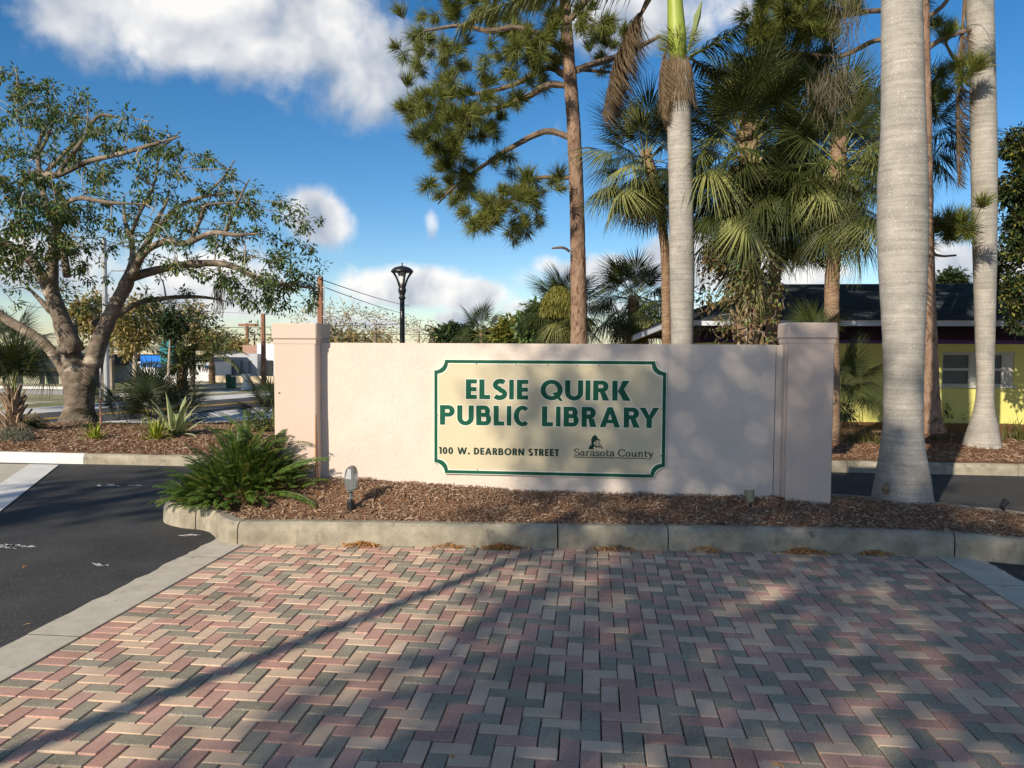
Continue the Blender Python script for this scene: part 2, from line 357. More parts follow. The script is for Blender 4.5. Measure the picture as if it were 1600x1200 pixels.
M['needles'] = mat('pine_needles', (.06, .09, .018), (.25, .26, .055), .8, 3, island=.55, rough=.55, transl=.25, spec=.3)
M['needles_dark'] = mat('dark_pine_needles', (.03, .055, .02), (.085, .115, .03), .8, 3, island=.55, rough=.55, transl=.25, spec=.3)
M['fan_green'] = mat('fan_palm_green', (.024, .038, .010), (.082, .097, .024), 1.5, 3, island=.35, objrand=.55, **LF)
M['fan_shade'] = mat('dark_shaded_palmetto', (.014, .026, .010), (.05, .065, .022), 1.5, 3, island=.35, objrand=.5, **LF)  # dark palmetto green; part of the darkness is shade put into the colour
M['fan_lime'] = mat('fan_palm_lime', (.19, .22, .06), (.32, .32, .11), 1.5, 3, island=.35, **LF)
M['fan_dead'] = mat('dead_palm_leaf', (.12, .085, .05), (.36, .265, .165), 2, 3, island=.5, rough=.85, transl=.15, spec=.1)
M['frond_royal'] = mat('royal_frond', (.11, .125, .03), (.26, .26, .09), 1.5, 3, island=.7, **LF)
M['coontie'] = mat('coontie_leaflets', (.026, .075, .009), (.12, .18, .026), 2, 3, island=.6, objrand=.5, rough=.42, transl=.2, spec=.4)
M['coontie_olive'] = mat('coontie_olive_leaflets', (.10, .10, .015), (.22, .19, .035), 2, 3, island=.6, objrand=.5, rough=.45, transl=.2, spec=.4)
M['agave_pale'] = mat('variegated_agave', (.48, .48, .25), (.62, .60, .36), 2, 2, .5, stretch=(1, 1, .2), transl=.15)
M['agave_green'] = mat('agave_green_band', (.24, .30, .12), rough=.5, transl=.15)
M['bromeliad'] = mat('lime_bromeliad', (.20, .25, .02), (.36, .38, .05), 4, 2, .5, island=.5, transl=.25)
M['grass_blade'] = mat('grass_blades', (.05, .075, .015), (.16, .16, .045), 2, 2, .6, island=.7, transl=.2)
M['sage'] = mat('sage_leaves', (.12, .14, .10), (.22, .24, .17), 2, 2, .6, island=.7, transl=.2)
M['bwall_yellow'] = mat('yellow_painted_wall', (.60, .58, .17), (.66, .63, .20), 1.5, 4, .85, .2, 60)
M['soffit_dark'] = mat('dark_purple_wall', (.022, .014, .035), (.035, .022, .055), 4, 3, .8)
M['purple_trim'] = mat('purple_trim', (.10, .05, .20), rough=.6)
M['fascia'] = mat('pale_blue_fascia', (.48, .53, .58), (.55, .59, .63), 5, 3, .6)
M['shingle'] = mat('dark_shingle', (.016, .024, .028), (.055, .072, .078), 30, 4, .95, .5, 90, island=.6)
M['white_wall'] = mat('white_building_wall', (.66, .65, .66), (.74, .73, .74), 2, 3, .85)
M['grey_wall'] = mat('grey_building_wall', (.40, .41, .44), (.46, .47, .49), 2, 3, .85)
M['grey_panel'] = mat('grey_recess', (.22, .225, .235), rough=.85)
M['tan_wall'] = mat('tan_block_wall', (.52, .43, .30), (.62, .53, .39), 4, 4, .9, .2, 30)
M['brown_wall'] = mat('brown_slat', (.30, .18, .13), (.36, .23, .17), 4, 4, .85)
M['green_wall'] = mat('pale_green_wall', (.30, .31, .22), (.36, .37, .27), 2, 3, .85)
M['awning_blue'] = mat('blue_awning', (.02, .17, .62), (.03, .22, .70), 6, 2, .6)
M['teal'] = mat('teal_sign', (.015, .19, .24), (.02, .25, .30), 5, 2, .5)
M['glass_dark'] = mat('window_glass', (.03, .035, .04), rough=.06, spec=.6)
M['blind'] = mat('grey_blinds', (.26, .27, .28), (.31, .32, .33), 3, 2, .6)
M['frame_grey'] = mat('window_frame', (.48, .47, .40), rough=.5)
M['wood_pole'] = mat('brown_wood_pole', (.22, .105, .065), (.30, .16, .10), 6, 5, .9, .4, 30, stretch=(1, 1, .15))
M['silver_pole'] = mat('silver_pole', (.42, .43, .44), rough=.45, metal=.3)
M['rust_stake'] = mat('rusty_stake', (.40, .20, .14), rough=.8)
M['pale_stake'] = mat('pale_stake', (.50, .50, .47), rough=.8)
M['hydrant'] = mat('dark_green_paint', (.02, .10, .06), rough=.5)
M['white_plastic'] = mat('white_plastic', (.72, .72, .70), rough=.5)
M['pale_green_board'] = mat('pale_green_board', (.50, .55, .33), rough=.7)
M['twine'] = mat('moss_strands', (.10, .085, .055), (.20, .17, .115), 8, 3, .95, island=.6, transl=.2)

# ================================================================== GROUND
ground = sheet('ground', [(-500, -300), (500, -300), (500, 700), (-500, 700)], -.06, M['ground'])
XL, XR = gnd(380, 852).x, gnd(1466, 872).x
YKL, YKR = gnd(380, 852).y, gnd(1450, 869).y
def yk(x): return .05 + YKL + (YKR - YKL) * (x - XL) / (2.93 - XL)
SWL, SWR = .36, .36
Y0P = 1.0
b = MB()
xs = [-18, XL - SWL + .05, XR + SWR - .05, 18]; ys = [-14, Y0P - .3, 7.7, 12.1]
for i in range(3):
    for j in range(3):
        if i == 1 and j == 1: continue
        b.add([(xs[i], ys[j], -.006), (xs[i + 1], ys[j], -.006), (xs[i + 1], ys[j + 1], -.006), (xs[i], ys[j + 1], -.006)], [(0, 1, 2, 3)])
drive = tag(b.build('asphalt_driveway', M['asphalt']), kind='structure')
sheet('paving_bed', [(XL - .4, Y0P - .3), (XR + .4, Y0P - .3), (XR + .4, 7.72), (XL - .4, 7.72)], -.026, M['joint_sand'])

# concrete edge strips, cast in lengths
for nm, xa, xb_, seed in (('strip', XL - SWL, XL - .012, 1), ('strip', XR + .012, XR + SWR, 2)):
    st = empty('concrete_edging', ((xa + xb_) / 2, 4, 0)); tag(st, kind='structure')
    yy = Y0P - .2; rng = random.Random(seed)
    while yy < 7.2:
        y2 = min(yy + 1.83, 7.25); mb = MB()
        n = 14; wob = [rng.uniform(-.018, .018) for _ in range(n + 1)]
        outer = xa if xa < 0 else xb_; inner = xb_ if xa < 0 else xa
        P = []
        for k in range(n + 1):
            y = yy + (y2 - yy - .008) * k / n; P.append((outer + wob[k], y, .004)); P.append((inner, y, .004))
        F = [(2 * k, 2 * k + 1, 2 * k + 3, 2 * k + 2) for k in range(n)]
        base = len(P); P += [(p[0], p[1], -.08) for p in P]
        F += [(2 * k + 2, base + 2 * k + 2, base + 2 * k, 2 * k) for k in range(n)] + [(2 * k + 1, base + 2 * k + 1, base + 2 * k + 3, 2 * k + 3) for k in range(n)]
        mb.add(P, F); o = mb.build('edging_slab', M['concrete'], st)
        if o.data.polygons[0].normal.z < 0: o.data.flip_normals()
        yy = y2

# the brick crossing: 90-degree herringbone, soldier course along both edges
paving = empty('brick_paving', ((XL + XR) / 2, 4.2, 0)); tag(paving, kind='structure')
U = .0985; GAP = .0058
rng = random.Random(11)
bricks = []; brick_hash = {}; KINDS_ = ('paver_red', 'paver_tan', 'paver_grey')
def addbrick(x0, x1, y0, y1):
    cx = (x0 + x1) / 2
    y1 = min(y1, yk(cx) + .06)
    if x1 - x0 < .035 or y1 - y0 < .03: return
    cy = (y0 + y1) / 2; near = [c for (qx, qy), c in ((k, v) for gx in (-2, -1, 0, 1, 2) for gy in (-2, -1, 0, 1, 2) for k, v in brick_hash.get((int(cx / .1) + gx, int(cy / .1) + gy), ())) if hypot(qx - cx, qy - cy) < .185]
    cm = rng.choices(KINDS_, [w * .30 ** near.count(c) for c, w in zip(KINDS_, (.36, .31, .33))])[0]
    brick_hash.setdefault((int(cx / .1), int(cy / .1)), []).append(((cx, cy), cm)); bricks.append((x0, x1, y0, y1, cm))
xa, xb_ = XL + .004, XR - .004
y = Y0P - .1
while y < 7.2:
    addbrick(xa, xa + 2 * U - GAP, y, y + U - GAP); addbrick(xb_ - 2 * U + GAP, xb_, y, y + U - GAP); y += U
x0f, x1f = xa + 2 * U, xb_ - 2 * U
nx, ny = int((x1f - x0f) / U) + 3, int(6.4 / U)
for j in range(-1, ny):
    for i in range(-2, nx):
        k = (i + j) % 4
        bx, by = x0f + i * U, Y0P - .1 + j * U
        if k == 0: r_ = (bx, bx + 2 * U - GAP, by, by + U - GAP)
        elif k == 2: r_ = (bx, bx + U - GAP, by, by + 2 * U - GAP)
        else: continue
        addbrick(max(r_[0], x0f), min(r_[1], x1f - GAP), r_[2], r_[3])
def inframe(p):
    d = Vector(p) - CAM; z = d.dot(fw)
    if z < .1: return False
    return abs(d.dot(rt2) / z * FPX) < 812 and abs(d.dot(up2) / z * FPX) < 612
full = [];rest = []
for q in bricks:
    c = ((q[0] + q[1]) / 2, (q[2] + q[3]) / 2, 0)
    a = (q[1] - q[0]) * (q[3] - q[2]); d2 = (Vector(c) - CAM).length
    (full if inframe(c) and a > U * U * 1.7 else rest).append((a and d2, q))
full.sort(key=lambda t: t[0]); rest += full[300:]; full = full[:300]
shared = {}
for _, (x0, x1, y0, y1, cm) in full:
    hor = (x1 - x0) > (y1 - y0); key = (cm, rng.randrange(4))
    L_, W_ = 2 * U - GAP, U - GAP
    if key not in shared:
        mb = MB(); mb.box((-L_ / 2, -W_ / 2, -.06), (L_ / 2, W_ / 2, 0), bev=.004 + .0006 * key[1])
        o = mb.build('brick', M[cm]); shared[key] = o.data; bpy.data.objects.remove(o)
    m4 = Matrix.Translation(((x0 + x1) / 2 + rng.gauss(0, .0010), (y0 + y1) / 2 + rng.gauss(0, .0010), rng.gauss(0, .0013))) @ Matrix.Rotation((0 if hor else pi / 2) + rng.gauss(0, .006) + rng.choice((0, pi)), 4, 'Z') @ Matrix.Rotation(rng.gauss(0, .006), 4, 'X') @ Matrix.Rotation(rng.gauss(0, .004), 4, 'Y')
    inst('brick', shared[key], paving, m4)
mb = MB(); cmi = {'paver_red': 0, 'paver_tan': 1, 'paver_grey': 2}
for _, (x0, x1, y0, y1, cm) in rest:
    dz = rng.gauss(0, .0013)
    mb.box((x0, y0, -.06), (x1, y1, dz), cmi[cm], bev=.0044, rot=rotz(rng.gauss(0, .006)))
tag(mb.build('bricks', [M['paver_red'], M['paver_tan'], M['paver_grey']], paving), kind='stuff')

# ------------------------------------------------------------------ the island the sign stands on
outline = [(-2.7, yk(-2.7)), (-1.2, yk(-1.2)), (1, yk(1)), (2.93, YKR), (3.85, 6.92), (4.65, 7.15), (5.1, 7.55), (4.6, 8.05), (3.5, 8.7), (2.3, 9.05), (0, 9.2), (-3.2, 9.2), (-4.1, 8.9), (-4.5, 8.35), (-4.57, 7.85), (-4.45, 7.53), (-4.16, 7.32), (-3.8, 7.2), (-3.35, yk(-3.35))]
OL = spline(outline + outline[:1], 14)[:-1]
OL = np.array(OL)[:, :2]
def resample(P, step):
    P = np.vstack([P, P[:1]]); s = np.concatenate([[0], np.cumsum(np.linalg.norm(np.diff(P, axis=0), axis=1))])
    t = np.arange(0, s[-1], step); return np.stack([np.interp(t, s, P[:, k]) for k in range(2)], 1)
OL = resample(OL, .05)
TN = np.roll(OL, -1, 0) - np.roll(OL, 1, 0); TN /= np.linalg.norm(TN, axis=1)[:, None]
IN = np.stack([-TN[:, 1], TN[:, 0]], 1)     # inward (the outline runs anticlockwise)
def kerb_run(parent, pts, inn, m, height=.2, width=.16, name='kerb_stone', seed=0):
    prof = [(.0, -.06), (.008, height * .62), (.022, height * .88), (.055, height), (width, height - .004), (width, -.06)]
    rg = random.Random(seed); mb = MB(); n = len(pts); k = len(prof); V = []
    for i in range(n):
        e = rg.uniform(-.0025, .0025)
        for d, z in prof: V.append((pts[i][0] + inn[i][0] * (d + e), pts[i][1] + inn[i][1] * (d + e), z + (e if z > 0 else 0)))
    F = [(i * k + a, (i + 1) * k + a, (i + 1) * k + a + 1, i * k + a + 1) for i in range(n - 1) for a in range(k - 1)]
    F += [tuple(range(k)), tuple((n - 1) * k + a for a in range(k))[::-1]]
    mb.add(V, F); o = mb.build(name, m, parent, smooth=False)
    return o
kerb = empty('island_kerb', (0, 8, 0)); tag(kerb, kind='structure')
def s_of_x(x):      # index on the front run nearest to x
    fr = [i for i in range(len(OL)) if OL[i][1] < 7.6]; return min(fr, key=lambda i: abs(OL[i][0] - x))
cuts = sorted({s_of_x(gnd(p, 845).x) for p in (262, 322, 384, 872, 1036, 1449)} | {int(len(OL) * f) for f in (.40, .52, .64, .76, .88)})
rg = random.Random(3)
for a, b_ in zip(cuts, cuts[1:] + [cuts[0] + len(OL)]):
    idx = [i % len(OL) for i in range(a, b_ + 1)]
    P = [OL[i].copy() for i in idx]; Nn = [IN[i] for i in idx]
    g = .004 + .004 * rg.random()
    d = (P[1] - P[0]); P[0] = P[0] + d / np.linalg.norm(d) * g; d = P[-2] - P[-1]; P[-1] = P[-1] + d / np.linalg.norm(d) * g
    kerb_run(kerb, P, Nn, M['kerb'], .205, seed=a)
def vnoise(x, y, s, seed=0):
    """cheap smooth noise in -1..1"""
    x = np.asarray(x, float) * s; y = np.asarray(y, float) * s
    return (np.sin(x * 1.7 + 1.3 * seed + 1.9 * np.sin(y * 1.1 + seed)) + np.sin(y * 1.9 + 2.1 * seed + 1.7 * np.sin(x * 1.3 - seed)) + np.sin((x + y) * 2.9 + seed)) / 3
def zmulch(x, y):
    x = np.atleast_1d(np.asarray(x, float)); y = np.atleast_1d(np.asarray(y, float))
    S = OL[::3]; d = np.full(x.shape, 9.0)
    for p in S: d = np.minimum(d, np.hypot(x - p[0], y - p[1]))
    t = np.clip((d - .12) / .85, 0, 1); t = t * t * (3 - 2 * t)
    top = .305 + .085 * np.clip((-x - .6) / 1.8, 0, 1)
    return .18 + (top - .18) * t + .012 * vnoise(x, y, 5, 2) * np.clip(t * 3, 0, 1)
rings = []
nr = 12
for k in range(nr + 1):
    t = k / nr
    base = OL + IN * .13
    tgt = np.stack([np.clip(base[:, 0], -3.5, 3.9), np.full(len(base), 8.15)], 1)
    rings.append(base * (1 - t) + tgt * t)
mb = MB(); n = len(OL); V = []
for r_ in rings:
    V.append(np.stack([r_[:, 0], r_[:, 1], zmulch(r_[:, 0], r_[:, 1])], 1))
F = [(k * n + i, k * n + (i + 1) % n, (k + 1) * n + (i + 1) % n, (k + 1) * n + i) for k in range(nr) for i in range(n)]
mb.add(np.concatenate(V), F); tag(mb.build('mulch_bed', M['mulch'], smooth=True), kind='structure')

def chips(name, xy, z, L0, L1, W0, W1, m, seed, lift=.012):
    """thin bent slivers lying every way"""
    r = np.random.default_rng(seed); n = len(xy); a = r.uniform(0, 2 * pi, n); L_ = r.uniform(L0, L1, n); W_ = r.uniform(W0, W1, n)
    tilt = r.normal(0, .35, n); roll = r.normal(0, .5, n)
    dx = np.stack([np.cos(a) * np.cos(tilt), np.sin(a) * np.cos(tilt), np.sin(tilt)], 1)
    sx = np.stack([-np.sin(a) * np.cos(roll), np.cos(a) * np.cos(roll), np.sin(roll)], 1)
    c = np.stack([xy[:, 0], xy[:, 1], z + r.uniform(0, lift, n)], 1)
    e0, e1 = c - dx * L_[:, None] / 2, c + dx * L_[:, None] / 2; md = c + np.array([0, 0, 1]) * (L_ * .12)[:, None]
    w = sx * W_[:, None] / 2
    V = np.stack([e0 - w * .6, e0 + w * .6, md + w, e1 + w * .5, e1 - w * .5, md - w], 1).reshape(-1, 3)
    i = np.arange(n)[:, None] * 6
    F = np.concatenate([i + np.array([[0, 5, 2, 1]]), i + np.array([[5, 4, 3, 2]])])
    b = MB(); b.add(V, F); o = b.build(name, m); tag(o, kind='stuff'); return o
from_poly = OL
def inside(px, py, P):
    c = np.zeros(len(px), bool); j = len(P) - 1
    for i in range(len(P)):
        q = ((P[i][1] > py) != (P[j][1] > py)) & (px < (P[j][0] - P[i][0]) * (py - P[i][1]) / (P[j][1] - P[i][1] + 1e-12) + P[i][0]); c ^= q; j = i
    return c
r = np.random.default_rng(5)
xy = np.stack([r.uniform(-4.6, 5.1, 60000), r.uniform(6.8, 9.3, 60000)], 1)
ins = OL + IN * .13
xy = xy[inside(xy[:, 0], xy[:, 1], ins[::3])]
keep = (xy[:, 1] < 8.08) | (xy[:, 0] > 2.4) | (xy[:, 0] < -3.2); xy = xy[keep][:24000]
chips('bark_mulch', xy, zmulch(xy[:, 0], xy[:, 1]) + .002, .02, .075, .004, .013, M['chips'], 6, .02)

# drifts of dead needles and leaves against the kerb
def litter(px, py, wpx, n, seed):
    g = gnd(px, py); r = np.random.default_rng(seed); w = wpx / pxm(g.y)
    xx = r.normal(0, w * .3, n); yy = -np.abs(r.normal(0, .05, n)) + .03
    c = np.stack([g.x + xx, yk(g.x) - .02 + yy], 1)
    z = .004 + .035 * np.exp(-(xx / (w * .3)) ** 2) * r.uniform(0, 1, n)
    o = chips('leaf_litter', c, z, .03, .09, .004, .012, M['straw'], seed, .01)
    return o
for px, py, w, n, s in ((568, 851, 52, 170, 21), (705, 852, 34, 90, 22), (783, 857, 52, 260, 23), (960, 858, 60, 110, 24), (1255, 864, 66, 200, 25), (1372, 870, 40, 150, 26), (1100, 860, 60, 60, 27)):
    litter(px, py, w, n, s)
r = np.random.default_rng(77)
xy = np.stack([r.uniform(XL - 1.5, XR + .6, 160), r.uniform(3.2, 7.0, 160)], 1); xy = xy[r.uniform(0, 1, len(xy)) < .2 + .8 * (xy[:, 1] > 6.3)]
chips('scattered_leaves', xy, np.full(len(xy), .003), .02, .06, .005, .014, M['straw'], 31, .004)

# ------------------------------------------------------------------ back beds, kerbs, road
def straight(p, q, step=.25):
    n = max(2, int(hypot(q[0] - p[0], q[1] - p[1]) / step)); return [np.array((p[0] + (q[0] - p[0]) * k / n, p[1] + (q[1] - p[1]) * k / n)) for k in range(n + 1)]
def kerb_line(name, pts, m, joint=3.0, paint=None, h=.15):
    kk = empty(name, (pts[0][0], pts[0][1], 0)); tag(kk, kind='structure')
    P = np.array(spline(pts, 24)) if len(pts) > 2 else np.array(straight(*pts))
    s = np.concatenate([[0], np.cumsum(np.linalg.norm(np.diff(P, axis=0), axis=1))]); tot = s[-1]
    k = 0; a = 0
    while a < tot - .05:
        e = min(a + joint, tot); t = np.linspace(a + .004, e - .004, max(3, int((e - a) / .2)))
        Q = np.stack([np.interp(t, s, P[:, i]) for i in range(2)], 1); T = np.gradient(Q, axis=0); T /= np.linalg.norm(T, axis=1)[:, None]
        Nn = np.stack([-T[:, 1], T[:, 0]], 1)
        kerb_run(kk, Q, Nn, paint if paint is not None and Q[:, 0].mean() < paint_x else m, h, .16, seed=k); a = e; k += 1
    return kk
YB = gnd(150, 725).y
paint_x = at(130, 715, YB).x
kerb_line('white_and_grey_kerb', [(paint_x - 3 * 2.4, YB - .05), (paint_x, YB), (paint_x + 4.8, YB + .15), (-.4, YB + .9), (1.0, YB + 3.2)], M['kerb'], 2.4, M['white_kerb'], .15)
A_, B_ = gnd(30, 679), gnd(402, 657)
def zback(x, y):
    d = np.clip((y - YB) / 2.2, 0, 1); e = np.clip((y - 14.6) / 2.4, 0, 1); return (.135 + .075 * d * (2 - d) + .015 * vnoise(x, y, 2.2, 1)) * (1 - e) + .02 * e
def left_bed(x, y): return (B_.x - A_.x) * (y - A_.y) - (B_.y - A_.y) * (x - A_.x) < 0 and y > YB + .1 + max(0, (x + 2.2)) * .45
hgrid('mulch_bed', np.arange(-20, 1.2, .16), np.arange(YB - .1, 26, .16), zback, M['needle_mulch'], keep=left_bed)
r = np.random.default_rng(8); xy = np.stack([r.uniform(-13, -3, 26000), r.uniform(YB + .1, YB + 4.2, 26000)], 1)
xy = xy[np.array([left_bed(p[0], p[1]) for p in xy])]
chips('bark_mulch', xy, zback(xy[:, 0], xy[:, 1]) + .003, .03, .11, .006, .018, M['chips'], 9, .02)
YR = gnd(1500, 741).y
kerb_line('lane_kerb', [(.8, YR + 2.5), (1.3, YR + .5), (2.4, YR), (9, YR), (18, YR - .1)], M['kerb'], 2.4, None, .16)
def zright(x, y): return .15 + .12 * np.clip((y - YR) / 3, 0, 1) + .02 * vnoise(x, y, 2.0, 3)
hgrid('pine_straw_bed', np.arange(.6, 20, .2), np.arange(YR + .1, 19, .2), zright, M['needle_mulch'], keep=lambda x, y: y > YR + .1 + max(0, 2.2 - x) * 1.2)
xy = np.stack([r.uniform(2.5, 10, 12000), r.uniform(YR + .15, YR + 3.2, 12000)], 1)
chips('pine_straw', xy, zright(xy[:, 0], xy[:, 1]) + .003, .05, .15, .004, .012, M['chips'], 10, .02)
RD = Vector((.369, .929, 0)); RN = Vector((-.929, .369, 0)); P0 = gnd(50, 656)
def rp(s, t): v = P0 + RD * s + RN * t; return (v.x, v.y)
def rstrip(name, s0, s1, t0, t1, z, m): return sheet(name, [rp(s0, t0), rp(s1, t0), rp(s1, t1), rp(s0, t1)], z, m)
rstrip('sidewalk', -14, 60, -5.5, -1.7, -.010, M['pale_walk'])
rstrip('road', -14, 60, -1.75, 1.75, -.004, M['road'])
rstrip('far_sidewalk', -14, 60, 1.7, 3.5, .002, M['pale_walk'])
rstrip('yellow_centre_line', -14, 60, -.13, -.02, .001, M['yellow_mark'])
rstrip('yellow_centre_line', -14, 60, .06, .17, .001, M['yellow_mark'])
# pale apron and white band at the left of the lane
q0, q1 = gnd(46, 725.5), gnd(0, 756); w0, w1 = gnd(86, 725.5), gnd(0, 781)
def ext(a, c, k): return (a.x + (c.x - a.x) * k, a.y + (c.y - a.y) * k)
sheet('concrete_apron', [ext(q0, q1, 0), ext(q0, q1, 2.6), (-18, ext(q0, q1, 2.6)[1]), (-18, q0.y)], .0, M['concrete'])
sheet('white_band', [ext(q0, q1, 0), ext(q0, q1, 2.6), (ext(q0, q1, 2.6)[0] + .48, ext(q0, q1, 2.6)[1]), (q0.x + .48, q0.y)], .004, M['white_kerb'])
# worn paint scrawls on the asphalt
rg = random.Random(14)
mb = MB()
def scrawl(px, py, wpx, n):
    for _ in range(n):
        g = gnd(px + rg.uniform(-wpx, wpx), py + rg.uniform(-.06, .06) * wpx); L_ = rg.uniform(.03, .13); w = rg.uniform(.008, .02); a = rg.uniform(-.5, .5)
        pts = [(g.x + t * L_ * cos(a) , g.y + t * L_ * sin(a) * 1.2 + .02 * sin(t * 4 + a * 5)) for t in (-1, -.5, 0, .5, 1)]
        V = [(x, y - w * (1 if k not in (0, 4) else .3), -.0035) for k, (x, y) in enumerate(pts)] + [(x, y + w * (1 if k not in (0, 4) else .3), -.0035) for k, (x, y) in enumerate(pts)]
        mb.add(V, [(k, k + 1, k + 6, k + 5) for k in range(4)])
scrawl(182, 758, 30, 9); scrawl(30, 853, 34, 12); scrawl(300, 835, 20, 2); scrawl(250, 985, 6, 2); scrawl(160, 882, 6, 2)
tag(mb.build('worn_road_paint', M['white_mark']), kind='structure')

# ================================================================== THE SIGN WALL
YW = 8.08
def zW(px, py): return at(px, py, YW).z
xl, xr = at(502, 650, YW).x, at(1217, 650, YW).x
ztop = zW(860, 537)
wall = empty('sign_wall', ((xl + xr) / 2, YW + .2, .2), 'low pink stucco wall with a capped pillar at each end behind the mulch', 'wall')
mb = MB(); n = 60
V = []; F = []
# face, subdivided so that the plaster can be very slightly out of true
xs = np.linspace(xl, xr - .045, 50); zs = np.linspace(-.05, ztop, 14)
for z in zs:
    for x in xs: V.append((x, YW + .006 * float(vnoise(x, z, 1.3, 4)), z))
nx_ = len(xs); F = [(j * nx_ + i, j * nx_ + i + 1, (j + 1) * nx_ + i + 1, (j + 1) * nx_ + i) for j in range(len(zs) - 1) for i in range(nx_ - 1)]
mb.add(V, F); mb.box((xl, YW + .012, -.05), (xr - .045, YW + .32, ztop - .002))
mb.build('wall_panel', M['stucco'], wall, smooth=False)
mb = MB(); mb.box((xr - .038, YW + .004, -.05), (xr + .03, YW + .30, ztop - .004), bev=.004); mb.build('end_strip', M['stucco'], wall)
mb = MB(); mb.box((xr - .06, YW + .03, -.05), (xr + .05, YW + .29, ztop - .02)); mb.build('joint', M['joint_dark'], wall)
YP = 7.92
def pillar(px0, px1, zt, pytop):
    x0, x1 = at(px0, 650, YP).x, at(px1, 650, YP).x
    zc = at((px0 + px1) / 2, pytop, YP).z; zn = at((px0 + px1) / 2, pytop + 25, YP - .04).z
    mb = MB(); mb.box((x0, YP, -.05), (x1, YP + .40, zn - .04), bev=.012); p = mb.build('pillar', M['stucco_pillar'], wall)
    mb = MB(); mb.box((x0 - .004, YP - .004, zn - .05), (x1 + .004, YP + .404, zn + .004), bev=.003); mb.build('neck', M['stucco_pillar'], p)
    mb = MB(); mb.box((x0 - .016, YP - .02, zn), (x1 + .018, YP + .42, zc), bev=.012); mb.build('cap', M['stucco_pillar'], p)
    return p, x0, x1
pl, plx0, plx1 = pillar(428.5, 494, 0, 505)
pr, prx0, prx1 = pillar(1230, 1302, 0, 504)
# the shallow return between right pillar and panel
mb = MB(); mb.box((prx0 - .02, YW - .10, -.05), (prx0 + .06, YW + .28, ztop - .01), bev=.004); mb.build('pillar_return', M['stucco_pillar'], wall)
# rust run on the inner corner of the left pillar, hole in its face
mb = MB(); mb.add([(plx1 - .022, YP - .002, .3), (plx1 - .006, YP - .002, .28), (plx1 - .006, YP - .002, 1.12), (plx1 - .012, YP - .002, 1.12)], [(0, 1, 2, 3)])
mb.add([(plx1 + .002, YP + .015, .28), (plx1 + .002, YP + .06, .3), (plx1 + .002, YP + .03, .78), (plx1 + .002, YP + .015, 1.0)], [(0, 1, 2, 3)]); mb.build('rust_run', M['rust'], wall)
h_ = at(436.5, 614, YP); mb = MB(); mb.tube([(h_.x, YP - .004, h_.z), (h_.x, YP + .01, h_.z)], .011, 8); mb.build('drill_hole', M['joint_dark'], wall)

# ------------------------------------------------------------------ lettering kit: convex pieces in units of the cap height
def arcpts(cx, cy, rx, ry, a0, a1, n=10):
    return [(cx + rx * cos(R(a0 + (a1 - a0) * k / n)), cy + ry * sin(R(a0 + (a1 - a0) * k / n))) for k in range(n + 1)]
def ring(cx, cy, rx, ry, t, a0, a1, n=14, ty=None):
    ty = t if ty is None else ty
    o = arcpts(cx, cy, rx, ry, a0, a1, n); i = arcpts(cx, cy, rx - t, ry - ty, a0, a1, n)
    return [[o[k], o[k + 1], i[k + 1], i[k]] for k in range(n)]
def rc(x0, y0, x1, y1): return [[(x0, y0), (x1, y0), (x1, y1), (x0, y1)]]
def strokes(P, t):
    P = [np.array(p, float) for p in P]; n = len(P); off = []
    for i in range(n):
        d0 = P[i] - P[i - 1] if i else P[1] - P[0]; d1 = P[i + 1] - P[i] if i < n - 1 else d0
        d0 = d0 / np.linalg.norm(d0); d1 = d1 / np.linalg.norm(d1); nn = np.array((-(d0 + d1)[1], (d0 + d1)[0])); nn /= np.linalg.norm(nn)
        off.append(nn * t / 2 / max(.5, float(np.dot(nn, (-d0[1], d0[0])))))
    return [[tuple(P[i] - off[i]), tuple(P[i + 1] - off[i + 1]), tuple(P[i + 1] + off[i + 1]), tuple(P[i] + off[i])] for i in range(n - 1)]
